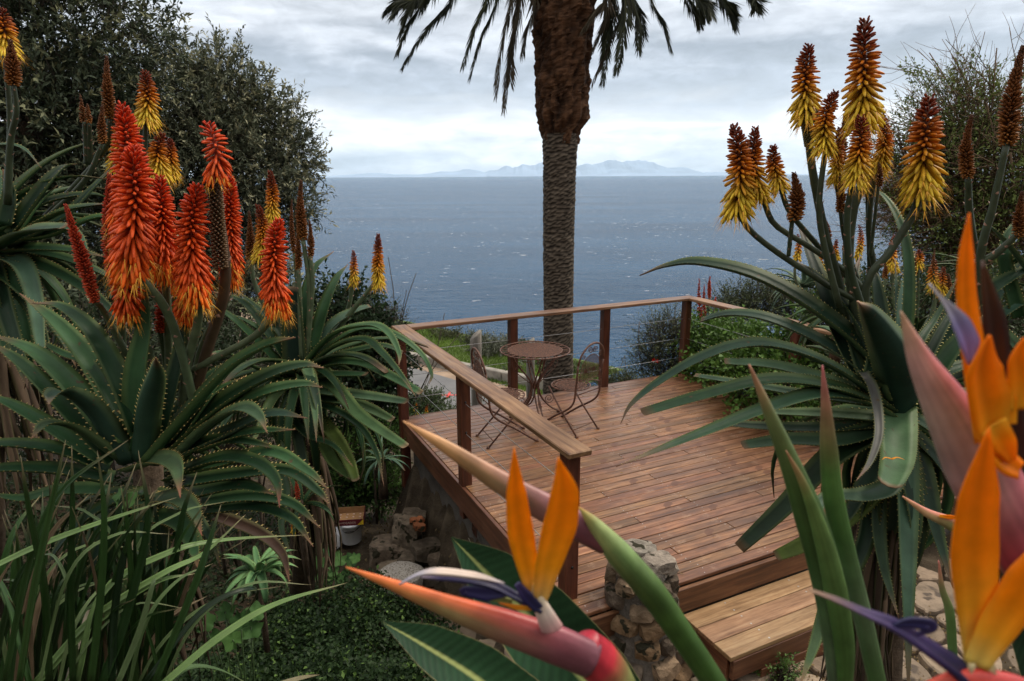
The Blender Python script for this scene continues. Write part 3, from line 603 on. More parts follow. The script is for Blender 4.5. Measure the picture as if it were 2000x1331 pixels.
for k_ in range(4):
    a = .3+k_*math.pi/2; d = V((math.cos(a), math.sin(a), 0)); mb = MB()
    for off in (-.018, .018):
        o_ = V((-d.y, d.x, 0))*off
        mb.tube(cr([d*.27+Z*.71+o_, d*.2+Z*.58+o_, d*.09+Z*.44+o_, d*.035+Z*.34+o_, d*.07+Z*.2+o_, d*.17+Z*.08+o_, d*.28+Z*.015+o_], 18), .0085, 6)
    mb.tube(cr([d*.24+Z*.7, d*.25+Z*.55, d*.16+Z*.45, d*.05+Z*.36], 12), .005, 5)
    mb.tube(spiral(d*.17+Z*.52, .05, 1.6, d, Z), .004, 5, cap=False); mb.tube(spiral(d*.16+Z*.17, .055, 1.6, d, Z, sgn=-1), .0045, 5, cap=False); mb.tube(spiral(d*.1+Z*.62, .035, 1.4, d, Z, sgn=-1), .004, 5, cap=False)
    mb.tube([d*.27+Z*0.0, d*.27+Z*.02], [.02, .014], 8); mb.build('leg', M_iron, tb)
mb = MB(); mb.tube([Z*.30, Z*.38], .03, 10); mb.build('collar', M_iron, tb)
def chair(label, rz, px):
    th = thing('bistro_chair', px, label, 'chair', 'rusty iron bistro chairs on the deck', rz); org[th.name] = V((0, 0, 0)); o0 = V((0, 0, 0))
    # faces +X; back at -X
    disc_top(.195, .455, th, 'seat', .013)
    mb = MB(); h = .19
    for s_ in (-1, 1):   # long members: from back top, curve down under the seat, to the front feet
        mb.tube(cr([V((-.25, s_*h, .74)), V((-.225, s_*h, .5)), V((-.20, s_*h, .36)), V((-.12, s_*h, .27)), V((.05, s_*h*.96, .16)), V((.27, s_*h*.94, .0))], 20), .0105, 6)
    bt = [V((-.25, -h, .74))]+[V((-.25-.035*math.sin(math.pi*i/12), -h*math.cos(math.pi*i/12), .74+.2*math.sin(math.pi*i/12))) for i in range(1, 12)]+[V((-.25, h, .74))]
    mb.tube(bt, .0105, 6); mb.build('back_frame', M_iron, th)
    for s_ in (-1, 1):
        mb = MB(); mb.tube([V((.16, s_*.155, .44)), V((-.02, s_*.16, .22)), V((-.23, s_*.165, .0))], .0095, 6)
        for q in (V((.27, s_*h*.94, .008)), V((-.23, s_*.165, .008))): mb.tube([q-Z*.008, q+Z*.012], [.017, .011], 8)
        mb.build('leg', M_iron, th)
    for qa in ((-.17, .165, .06, .005), (.2, .18, .05, .005), (-.21, .19, .43, .006)):
        mb = MB(); mb.tube([V((qa[0], -qa[1], qa[2])), V((qa[0], qa[1], qa[2]))], qa[3], 5); mb.build('cross_bar', M_iron, th)
    mb = MB(); mb.tube(cr([V((-.225, -h, .50)), V((-.24, 0, .56)), V((-.225, h, .50))], 12), .006, 5); mb.build('cross_bar', M_iron, th)
    mb = MB(); ax = Y_; ay = (Z*.2+X*-.025).normalized(); c = V((-.243, 0, .66)); ins = lambda x, y: (x/.145)**2+((y)/.165)**2 < 1 if y > 0 else abs(x) < .145 and y > -.09
    lattice(mb, ins, .2, ax, ay, c, .0175, .0028, .785)
    mb.tube([c+ax*.145*math.cos(q)+ay*.165*math.sin(q) for q in np.linspace(0, math.pi, 18)], .0045, 5); mb.tube([c+ax*-.145-ay*.09, c+ax*-.145], .0045, 5); mb.tube([c+ax*.145-ay*.09, c+ax*.145], .0045, 5); mb.tube([c+ax*.145-ay*.09, c-ax*.145-ay*.09], .0045, 5)
    mb.build('back_mesh', M_iron, th)
    mb = MB()
    for s_ in (-1, 1):
        mb.tube(spiral(c+ax*s_*.033+ay*.21, .035, 1.5, ax*s_, ay), .0045, 5, cap=False); mb.tube(spiral(c+ax*s_*.125+ay*.15, .026, 1.4, ax*s_, ay, a0=1), .004, 5, cap=False); mb.tube(circ(c+ax*s_*.166-ay*.04, .013, ax, ay, 10), .004, 4, cap=False)
    mb.build('scroll', M_iron, th)
    mb = MB(); cc = c+X*.006
    for s_ in (-1, 1):
        lf = [(0, 0), (.02, .022), (.05, .028), (.062, .005), (.045, -.022), (.02, -.02)]; mb.add([cc+ax*s_*(x+.03)+ay*y for x, y in lf]+[cc+X*.003+ax*s_*(x+.03)+ay*y for x, y in lf], [(0, 1, 2, 3, 4, 5), (11, 10, 9, 8, 7, 6)])
    mb.tube(cr([cc-ay*.07, cc-ay*.03+ax*.01, cc+ay*.03], 6), .004, 4); mb.tube(spiral(cc+ay*.01, .022, 1.3, ax, ay), .0035, 4, cap=False); mb.build('rose_ornament', M_iron, th)
    return th
c1 = G(985, 771, .455); c2 = G(1115, 752, .455)
chair('rusty iron folding chair partly behind the sloping handrail, left of the table', math.atan2(.36, .93), (c1.x, c1.y, 0.0))
chair('rusty iron folding chair to the right of the table, beside the palm trunk', math.atan2(.72, -.70), (c2.x, c2.y, 0.0))

# ------------------------------------------------------------------ rocks, pillar, flagstones
def rock(c, rx, ry, rz_, seed, col_=(.2, .16, .12), rough_=.35, sub=3, rot=0, flatten=0):
    import bmesh
    bm = bmesh.new(); bmesh.ops.create_icosphere(bm, subdivisions=sub, radius=1); vs = []
    M = Matrix.Rotation(rot, 3, 'Z')
    for v in bm.verts:
        p = v.co.normalized(); s = V((seed*3.1, seed*1.7, seed))
        f = 1+mn.noise(p*1.3+s)*rough_*1.3+mn.noise(p*3.5+s)*rough_*.35
        q = V((max(-.72, min(.72, p.x*f)), max(-.75, min(.75, p.y*f)), max(-.7, min(.66, p.z*f))))   # broken planar faces
        q += V((mn.noise(p*6+s), mn.noise(p*6-s), mn.noise(p*5+s)))*.04
        vs.append(V(c)+M @ V((q.x*rx*1.3, q.y*ry*1.3, q.z*rz_*1.3)))
    fs = [tuple(l_.index for l_ in f_.verts) for f_ in bm.faces]; bm.free(); mb = MB(); mb.add(vs, fs, col_); return mb
pl = G(1228, 1300, -.45); PB = V((.775, 3.52, -.53))
pil = thing('stone_pillar', PB, 'short rubble stone pillar with mortar joints at the corner of the deck steps', 'pillar')
mb = MB(); n = 20
vs = []; 
for j in range(13):
    z = -.02+.80*j/12
    for i in range(n):
        a = 2*math.pi*i/n; r = lerp1([(0, .30), (.2, .23), (.45, .175), (.8, .16)], z)+.02*mn.noise(V((math.cos(a)*3, math.sin(a)*3, z*6))); vs.append(PB+V((math.cos(a)*r, math.sin(a)*r, z)))
mb.add(vs, [(j*n+i, j*n+(i+1) % n, (j+1)*n+(i+1) % n, (j+1)*n+i) for j in range(12) for i in range(n)]+[tuple(range(12*n, 13*n))]); mb.build('mortar_core', M_mortar, pil)
k_ = 0
for z, nn_, rr in ((.06, 8, .27), (.19, 7, .22), (.32, 7, .185), (.44, 6, .165), (.56, 6, .155), (.68, 6, .15)):
    for i in range(nn_):
        a = 2*math.pi*(i+.5*(k_ % 2))/nn_+.3+random.uniform(-.12, .12); wd_ = rr*2*math.pi/nn_*.52*random.uniform(.75, 1.15)
        c_ = PB+V((math.cos(a)*rr, math.sin(a)*rr, z+random.uniform(-.012, .012)))
        rock(c_, .07, wd_, .062*random.uniform(.75, 1.15), k_*7+i+1, random.choice([(.20, .13, .075), (.16, .115, .075), (.24, .17, .11), (.13, .10, .075)]), rot=a, sub=2).build('stone', M_stone, pil, smooth=False)
    k_ += 1
for i, (dx, dy, s_, c_) in enumerate(((-.03, .085, .13, (.27, .24, .20)), (.085, -.05, .105, (.26, .22, .18)), (-.11, -.06, .08, (.22, .17, .12)))):
    rock(PB+V((dx, dy, .79)), s_, s_*.72, .055, 90+i, c_, rot=.4*i).build('cap_stone', M_stone, pil, smooth=False)
ROCKC = [(.17, .13, .095), (.14, .11, .08), (.2, .155, .11), (.12, .095, .07)]
rk = [(765, 1082, -1.05, .3, .19, .2, 'large blunt brown boulder in front of the bucket'), (795, 1052, -.95, .2, .16, .3, 'dark upright boulder against the concrete wall'), (770, 1130, -1.1, .28, .2, .16, 'dark low boulder behind the pale round stone'), (835, 1075, -.9, .2, .13, .12, 'long angular rock leaning at the foot of the concrete wall'), (860, 1095, -.98, .14, .12, .13, 'small square rock at the right end of the rubble heap'),
      (800, 1100, -1.0, .16, .13, .12, 'mid-sized mossy rock in the middle of the rubble heap'), (890, 1130, -.95, .13, .11, .1, 'brown rock right below the concrete wall beside the big leaf'), (845, 1125, -1.0, .12, .1, .1, 'small dark rock between rubble heap and round stone'), (725, 1140, -1.05, .1, .1, .06, 'small flat stone on the path left of the round stone'), (810, 1018, -.8, .17, .14, .14, 'rounded brown boulder under the loose brick fragments')]
for i, (x, y, z, a, b_, c_, lb) in enumerate(rk):
    p = G(x, y, z+c_*.4); o = rock((0, 0, 0), a*.72, b_*.72, c_*.8, 20+i, ROCKC[i % 4], rot=random.uniform(-.5, .9)).build('rock', M_stone, smooth=False); o.location = p; setp(o, lb, 'rock')
for i, (x, y, lb) in enumerate(((808, 1018, 'orange brick fragment, leftmost of those on the boulder'), (820, 1016, 'orange brick fragment at the back of the pile on the boulder'), (815, 1028, 'orange brick fragment at the front of the pile on the boulder'), (823, 1030, 'small rounded brick fragment, rightmost on the boulder'))):
    p = G(x, y, -.60+.03*(i == 1)); o = rock((0, 0, 0), .042, .035, .035, 60+i, (.30, .11, .05), sub=2, rot=i).build('brick_fragment', M_stone, smooth=False); o.location = p; setp(o, lb, 'brick', 'brick fragments on the boulder')
# pale round concrete stone
p = G(783, 1118, -.88); mb = MB(); n = 28; vs = []
rings = [(-.14, .9), (-.01, .98), (.0, .93), (.003, .5), (.002, .0)]
for z, k_ in rings[:-1]:
    for i in range(n):
        a = 2*math.pi*i/n; r = .205*k_*(1+.06*mn.noise(V((math.cos(a)*1.5, math.sin(a)*1.5, 2)))); vs.append(p+V((math.cos(a)*r, math.sin(a)*r*.9, z+.004*mn.noise(V((a*3, k_*5, 0))))))
vs.append(p+V((0, 0, .006))); m_ = 3*n
mb.add(vs, [(j*n+i, j*n+(i+1) % n, (j+1)*n+(i+1) % n, (j+1)*n+i) for j in range(3) for i in range(n)]+[(m_+i, m_+(i+1) % n, 4*n) for i in range(n)])
M_agg = mat('exposed_aggregate', (.42, .39, .34), rough=.9, nscale=70, ncols=[(.35, (.13, .11, .09)), (.45, (.38, .34, .29)), (.65, (.50, .46, .41))], bump=.6, bscale=80, detail=2)
setp(mb.build('stepping_stone', M_agg, o0=p), 'pale speckled round concrete stepping stone among the dark rocks', 'stepping stone')
# flagstones: clipped Voronoi cells
def clip(poly, p, q):                                # keep side nearer p than q
    m = (p[0]+q[0])/2, (p[1]+q[1])/2; nx, ny = q[0]-p[0], q[1]-p[1]; out = []
    f = lambda v: (v[0]-m[0])*nx+(v[1]-m[1])*ny
    for i in range(len(poly)):
        a, b_ = poly[i], poly[(i+1) % len(poly)]; fa, fb = f(a), f(b_)
        if fa <= 0: out.append(a)
        if fa*fb < 0: t_ = fa/(fa-fb); out.append((a[0]+(b_[0]-a[0])*t_, a[1]+(b_[1]-a[1])*t_))
    return out
def flags(x0, x1, y0, y1, s_, zf, name, label, keep=lambda x, y: True, top=.0):
    path = thing(name, ((x0+x1)/2, (y0+y1)/2, zf((x0+x1)/2, (y0+y1)/2)), label, None); del path['label']; path['label'] = label; path['kind'] = 'structure'
    pts = []; nx, ny = int((x1-x0)/s_), int((y1-y0)/s_)
    for i in range(-1, nx+1):
        for j in range(-1, ny+1): pts.append((x0+(i+.5+random.uniform(-.42, .42)+(.5 if j % 2 else 0))*s_, y0+(j+.5+random.uniform(-.42, .42))*s_))
    for p_ in pts:
        if not (x0 <= p_[0] <= x1 and y0 <= p_[1] <= y1 and keep(*p_)): continue
        poly = [(p_[0]-s_*2, p_[1]-s_*2), (p_[0]+s_*2, p_[1]-s_*2), (p_[0]+s_*2, p_[1]+s_*2), (p_[0]-s_*2, p_[1]+s_*2)]
        for q_ in pts:
            if q_ is not p_ and abs(q_[0]-p_[0]) < s_*3 and abs(q_[1]-p_[1]) < s_*3: poly = clip(poly, p_, q_)
        if len(poly) < 3: continue
        # shrink + roughen the outline
        rp_ = []; L_ = len(poly)
        for i in range(L_):
            a, b_ = poly[i], poly[(i+1) % L_]
            for t_ in (0.0, .33, .66):
                x, y = a[0]+(b_[0]-a[0])*t_, a[1]+(b_[1]-a[1])*t_; dx, dy = x-p_[0], y-p_[1]; dl = math.hypot(dx, dy)+1e-6; sh = .012+.012*abs(mn.noise(V((x*9, y*9, 1))))+(.02 if t_ == 0 else 0); 
                rp_.append((p_[0]+dx*(1-sh/dl*1.1), p_[1]+dy*(1-sh/dl*1.1)))
        z = zf(*p_)+top+random.uniform(-.006, .008); tl = rv(.02); vs = []
        for h_, k_ in ((-.05, 1.0), (.018, 1.0), (.026, .94)):
            for x, y in rp_: vs.append(V((p_[0]+(x-p_[0])*k_, p_[1]+(y-p_[1])*k_, z+h_+tl.x*(x-p_[0])+tl.y*(y-p_[1])+.006*mn.noise(V((x*12, y*12, 0)))*(h_ > .0))))
        n_ = len(rp_); vs.append(V((p_[0], p_[1], z+.028))); mb = MB()
        mb.add(vs, [(j*n_+i, j*n_+(i+1) % n_, (j+1)*n_+(i+1) % n_, (j+1)*n_+i) for j in range(2) for i in range(n_)]+[(2*n_+i, 2*n_+(i+1) % n_, 3*n_) for i in range(n_)], random.choice([(.27, .20, .14), (.23, .175, .125), (.30, .23, .16), (.20, .15, .105)]))
        mb.build('flagstone', M_flag, path, smooth=False)
flags(.35, 3.6, 2.75, 4.7, .30, lambda x, y: -.455, 'path', 'cracked tan flagstone paving at the foot of the deck steps', keep=lambda x, y: (V((x, y, 0))-O).dot(VV) > DV+.1 and math.hypot(x-PB.x, y-PB.y) > .2)
flags(-.75, .35, 3.3, 4.9, .26, lambda x, y: terr(x, y, False)+.0, 'path', 'brown stepping flagstones leading to the left of the deck', keep=lambda x, y: (V((x, y, 0))-O).dot(U) < -.12 or y < 3.6, top=.02)

# ------------------------------------------------------------------ bucket, box, bag
bp_ = G(687, 1056, -1.15); bz = bp_.z
buck = thing('bucket', bp_, 'white plastic bucket with black handle under the cardboard fruit box', 'bucket')
mb = MB(); n = 28; prof_ = [(0, .095), (.005, .1), (.20, .113), (.202, .121), (.222, .122), (.224, .116), (.226, .0)]
vs = []
for z, r in prof_[:-1]:
    for i in range(n): a = 2*math.pi*i/n; vs.append(bp_+V((math.cos(a)*r, math.sin(a)*r, z)))
vs.append(bp_+V((0, 0, .226))); mb.add(vs, [(j*n+i, j*n+(i+1) % n, (j+1)*n+(i+1) % n, (j+1)*n+i) for j in range(5) for i in range(n)]+[(5*n+i, 5*n+(i+1) % n, 6*n) for i in range(n)]); mb.build('bucket_body', M_white, buck)
mb = MB(); mb.tube(cr([bp_+V((-.122, 0, .19)), bp_+V((-.03, -.13, .165)), bp_+V((.06, -.12, .17)), bp_+V((.122, 0, .19))], 14), .003, 5); mb.tube([bp_+V((-.03, -.128, .166)), bp_+V((.065, -.118, .172))], .005, 6); mb.build('handle', M_black, buck)
bx = thing('fruit_box', bp_+V((0, 0, .228)), 'open maroon cardboard avocado box resting on the white bucket', 'box', rz=.12)
org[bx.name] = V((0, 0, 0))
w_, d_, h_ = .29, .2, .085
mb = MB(); mb.box((0, 0, .003), w_, d_, .005); mb.box((0, 0, .035), w_-.012, d_-.012, .004, mi=1); mb.build('tray', [M_card, M_card], bx, smooth=False)
mb = MB(); mb.box((0, -d_/2, .032), w_, .004, .064, mi=0); mb.build('front_panel', M_maroon, bx, smooth=False)
mb = MB(); mb.box((0, d_/2, .05), w_, .004, .10); mb.build('back_panel', M_card, bx, smooth=False)
for s_ in (-1, 1):
    mb = MB(); x = s_*(w_/2); mb.add([(x-.002, -d_/2, 0), (x+.002, -d_/2, 0), (x+.002, d_/2, 0), (x-.002, d_/2, 0), (x-.002, -d_/2, .095), (x+.002, -d_/2, .095), (x+.002, -d_/2+.03, .075), (x-.002, -d_/2+.03, .075), (x+.002, d_/2, .105), (x-.002, d_/2, .105)],
        [(3, 2, 1, 0), (0, 1, 5, 4), (4, 5, 6, 7), (7, 6, 8, 9), (2, 3, 9, 8), (1, 2, 8, 6, 5), (0, 4, 7, 9, 3)]); mb.build('side_panel', M_maroon, bx, smooth=False)
mb = MB()
for i in range(4):
    for j in range(3): c_ = V((-.1+.066*i, -.06+.06*j, .037)); mb.tube([c_, c_+V((0, 0, .003))], .011, 8)
mb.build('tray_cup', M_pale, bx)
mb = MB(); mb.add([(.08, -d_/2-.003, .002), (w_/2-.001, -d_/2-.003, .002), (w_/2-.001, -d_/2-.003, .062)], [(0, 1, 2)]); mb.build('yellow_triangle', M_yel, bx, smooth=False)
mb = MB(); mb.tube([(-.12, -d_/2-.002, .03), (-.12, -d_/2-.0035, .03)], .02, 14); mb.tube([(-.12, -d_/2-.0036, .03), (-.12, -d_/2-.0045, .03)], .015, 14, mi=1); mb.build('round_emblem', [M_pale, M_maroon], bx, smooth=False)
tx = bpy.data.curves.new('avocados', 'FONT'); tx.body = 'AVOCADOS'; tx.size = .03; tx.extrude = .0006; tx.align_x = 'CENTER'; tx.materials.append(M_pale)
to = bpy.data.objects.new('lettering', tx); col.objects.link(to); to.parent = bx; to.rotation_euler = (R(90), 0, 0); to.location = (-.015, -d_/2-.0035, .02)
tm = bpy.data.meshes.new_from_object(to); tm.materials.clear(); tm.materials.append(M_pale); t2 = bpy.data.objects.new('lettering', tm); col.objects.link(t2); t2.parent = bx; t2.rotation_euler = to.rotation_euler; t2.location = to.location; bpy.data.objects.remove(to); t2.name = 'lettering'
# crumpled bag
p = G(652, 1048, -1.1); bg_ = rock((0, 0, 0), .09, .09, .12, 77, (1, 1, 1), rough_=.5).build('plastic_bag', M_white, smooth=False); bg_.location = p; setp(bg_, 'crumpled white plastic bag left of the bucket', 'bag')

# ------------------------------------------------------------------ aloes
AG = [(.007, .024, .010), (.014, .042, .017), (.030, .076, .030)]
def blade(mb, pts, w, n0, thick=.10, chan=.28, base=(.02, .05, .033), edge=None, tip=None, under=None, teeth=0, toothc=(.5, .38, .12), cut=False, seg=None, prof=None, tsize=.008, tmi=1):
    """fleshy leaf swept along pts; w full width; n0 initial upper-surface normal; cross-section channelled"""
    m = seg or max(10, min(26, len(pts)*5)); q = cr(pts, m); nrm = V(n0); vs = []; cs = []; fr_ = []
    ed = edge or mixc(base, (.16, .2, .06), .35); un = under or tuple(c_*1.25 for c_ in base); tp = tip or base
    for i, p in enumerate(q):
        t_ = i/(m-1); tg = (q[min(i+1, m-1)]-q[max(i-1, 0)]).normalized(); nrm = (nrm-tg*nrm.dot(tg)); nrm = nrm.normalized() if nrm.length > 1e-5 else V((0, 0, 1)); s = tg.cross(nrm)
        k_ = prof(t_) if prof else ((1-.10*(1-t_)**3)*(1-.92*t_**1.7)*(1-t_**14) if not cut else (1-.5*t_**2))
        ww_ = max(w*k_, w*.02)*.5; th_ = thick*w*(1-.75*t_)*(.6 if cut and t_ > .97 else 1); ch = chan*ww_*2*(1-.35*t_)
        fr_.append((p, s, nrm, ww_, ch)); 
        ring = [(-1, ch), (-.55, ch*.28), (0, 0), (.55, ch*.28), (1, ch), (.6, ch*.25-th_*1.0), (0, -th_*1.35), (-.6, ch*.25-th_*1.0)]
        for j, (a, h) in enumerate(ring):
            vs.append(p+s*a*ww_+nrm*h)
            b_ = ed if j in (0, 4) else (base if j < 4 else un); b_ = mixc(b_, tp, max(0, (t_-.8)/.2)); cs.append(b_)
    fs = [(i*8+j, i*8+(j+1) % 8, (i+1)*8+(j+1) % 8, (i+1)*8+j) for i in range(m-1) for j in range(8)]+[tuple(range(7, -1, -1)), tuple(range((m-1)*8, m*8))]
    mb.add(vs, fs, cs)
    if cut:
        for i in range((m-1)*8, m*8): mb.c[len(mb.c)-8+(i-(m-1)*8)] = (.13, .08, .045)
    if teeth:
        ln = 0; last = 0
        for i in range(m-1):
            (p, s, nn, w1, ch), (p2, s2, nn2, w2, ch2) = fr_[i], fr_[i+1]; dl = (p2-p).length; cnt = max(1, int(round(dl/teeth)))
            for c_ in range(cnt):
                f_ = (c_+.5)/cnt; t_ = (i+f_)/(m-1)
                if t_ > .985: continue
                tg = (p2-p).normalized(); ts = tsize*(1-.5*t_)*random.uniform(.8, 1.2)
                for sg in (-1, 1):
                    if random.random() < .07: continue
                    e = p.lerp(p2, f_)+s.lerp(s2, f_)*sg*(w1+(w2-w1)*f_)*.985+nn*(ch+(ch2-ch)*f_)
                    tipp = e+(s*sg*.85+tg*.45+nn*.2).normalized()*ts; hb = ts*.38
                    mb.add([e-tg*hb, e+tg*hb, e-nn*hb*.7-s*sg*hb*.3, tipp], [(0, 1, 3), (1, 2, 3), (2, 0, 3)], toothc, tmi)
def pxleaf(spec, Y0, par, c0, axis=None, shades=AG, teeth=.016, tsize=.008, chan=.28, toothc=(.45, .34, .11), thick=.10):
    """spec = (width px, depth change of the tip, pixel path[, opts])"""
    w_, dY, path = spec[:3]; op = spec[3] if len(spec) > 3 else {}
    m = len(path); y0 = op.get('y0', 0)
    pts = [P(x, y, Y0+y0+(dY)*(i/(m-1))**1.2) for i, (x, y) in enumerate(path)]
    d = pts[-1]-pts[0]; h = V((d.x, d.y, 0)); h = h.normalized() if h.length > .02 else V((0, -1, 0))
    tg = (pts[1]-pts[0]).normalized(); n0 = -h*max(.0, tg.z)+Z*(1-abs(tg.z)*.5)+V((0, -.35, 0)) if 'n' not in op else V(op['n'])
    base = op.get('c') or mixc(random.choice(shades), random.choice(shades), random.random())
    mb = MB(); blade(mb, pts, w_*Y0/FP, n0, teeth=op.get('teeth', teeth), cut=op.get('cut', False), base=base, tip=op.get('tip', (.15, .075, .045) if not op.get('cut') else None), tsize=tsize, chan=op.get('chan', chan), toothc=toothc, thick=op.get('thick', thick), edge=op.get('edge'), prof=op.get('prof'))
    o = mb.build('leaf', [M_aloe, M_tooth], par)
    if op.get('label'): o['label'] = op['label']
    return o
def rosette(par, c, n, r, w, e0, e1, droop=1.0, shades=AG, az=None, teeth=.016, tsize=.007, cutp=.15, thick=.10):
    for i in range(n):
        a = i*2.39996+random.uniform(-.2, .2) if az is None else random.uniform(*az); el = R(random.uniform(e0, e1)); L_ = r*random.uniform(.75, 1.1); d = V((math.cos(a), math.sin(a), 0))
        pts = []; p = V(c)+d*.02; ang = el
        for k_ in range(6):
            pts.append(p.copy()); p = p+(d*math.cos(ang)+Z*math.sin(ang))*L_/5; ang -= R(14+10*random.random())*droop*(1-.3*math.sin(el))
        base = mixc(random.choice(shades), random.choice(shades), random.random()); mb = MB()
        blade(mb, pts, w*random.uniform(.8, 1.1), -d*math.sin(el)+Z*math.cos(el), teeth=teeth, base=base, tip=(.09, .045, .03), tsize=tsize, cut=random.random() < cutp, seg=14, toothc=(.42, .33, .11), thick=thick)
        mb.build('leaf', [M_aloe, M_tooth], par)
def deadskirt(par, c, n, L_, w):
    mb = MB()
    for i in range(n):
        a = random.uniform(0, 6.28); d = V((math.cos(a), math.sin(a), 0)); z0 = c.z-random.uniform(0, .3)
        pts = [V((c.x, c.y, z0))+d*.05, V((c.x, c.y, z0-.02))+d*.09, V((c.x, c.y, z0-L_*.5))+d*(.10+.04*random.random())+rv(.02), V((c.x, c.y, z0-L_*random.uniform(.7, 1.1)))+d*(.07+.07*random.random())+rv(.05)]
        blade(mb, pts, w*random.uniform(.4, 1), d, base=mixc((.035, .024, .017), (.13, .09, .06), random.random()), thick=.03, chan=.4, seg=8)
    o = mb.build('dead_leaf_skirt', M_dead, par); o['kind'] = 'stuff'
# flower racemes
def floret(mb, p, d, L_, r, ca, cb, cm=None, n=5, stamen=False):
    d = d.normalized(); up = V((0, 0, 1)) if abs(d.z) < .9 else V((1, 0, 0)); a_ = d.cross(up).normalized(); b_ = d.cross(a_)
    prof_ = [(0, .45), (.25, .95), (.7, 1.0), (.93, .62), (1.0, .12)]; vs = []; cs = []
    sagv = V((0, 0, -1))*L_*.10
    for t_, k_ in prof_:
        c_ = p+d*L_*t_+sagv*(t_*t_); cc = mixc(ca, cb, t_) if cm is None else (mixc(ca, cm, t_*2) if t_ < .5 else mixc(cm, cb, t_*2-1))
        for j in range(n): g = 2*math.pi*j/n; vs.append(c_+(a_*math.cos(g)+b_*math.sin(g))*r*k_); cs.append(cc)
    mb.add(vs, [(i*n+j, i*n+(j+1) % n, (i+1)*n+(j+1) % n, (i+1)*n+j) for i in range(4) for j in range(n)]+[tuple(range(4*n, 5*n))], cs)
    if stamen:
        e = p+d*L_+sagv
        for q in range(3):
            f_ = e+(d+rv(.45)+V((0, 0, -.3))).normalized()*L_*random.uniform(.3, .85); mb.add([e+a_*r*.2, e-a_*r*.2, f_], [(0, 1, 2)], (.75, .38, .04))
STY = {  # top, middle, bottom colours (base -> end), profile, floret length
 'orange': dict(top=((.45, .025, .008), (.80, .062, .012)), mid=((.62, .05, .008), (.97, .125, .018)), bot=((.75, .09, .01), (1.0, .22, .015)), prof=[(0, .62), (.08, .95), (.35, 1), (.7, .85), (.9, .55), (1, .18)], angs=[(0, -66), (.25, -50), (.5, -18), (.75, 12), (1, 60)], fl=1.0, dens=1.0),
 'yellow': dict(top=((.10, .014, .006), (.27, .042, .012)), mid=((.42, .075, .006), (.85, .25, .012)), bot=((.92, .42, .012), (.82, .58, .045)), prof=[(0, .85), (.06, 1), (.3, .92), (.6, .68), (.85, .40), (1, .14)], angs=[(0, -48), (.25, -36), (.45, -12), (.75, 18), (1, 62)], fl=1.0, dens=1.0),
 'bud': dict(top=((.05, .025, .012), (.12, .045, .018)), mid=((.09, .035, .015), (.20, .07, .02)), bot=((.16, .05, .015), (.34, .13, .025)), prof=[(0, .55), (.08, .9), (.25, 1), (.6, .7), (.85, .38), (1, .08)], angs=[(0, 8), (.3, 28), (.6, 45), (1, 75)], fl=.75, dens=1.15),
 'redbud': dict(top=((.28, .03, .015), (.45, .05, .02)), mid=((.35, .035, .018), (.50, .065, .025)), bot=((.42, .04, .02), (.60, .09, .03)), prof=[(0, .5), (.1, .8), (.4, 1), (.7, .8), (1, .15)], angs=[(0, 10), (.3, 15), (.6, 30), (1, 70)], fl=.8, dens=.9)}
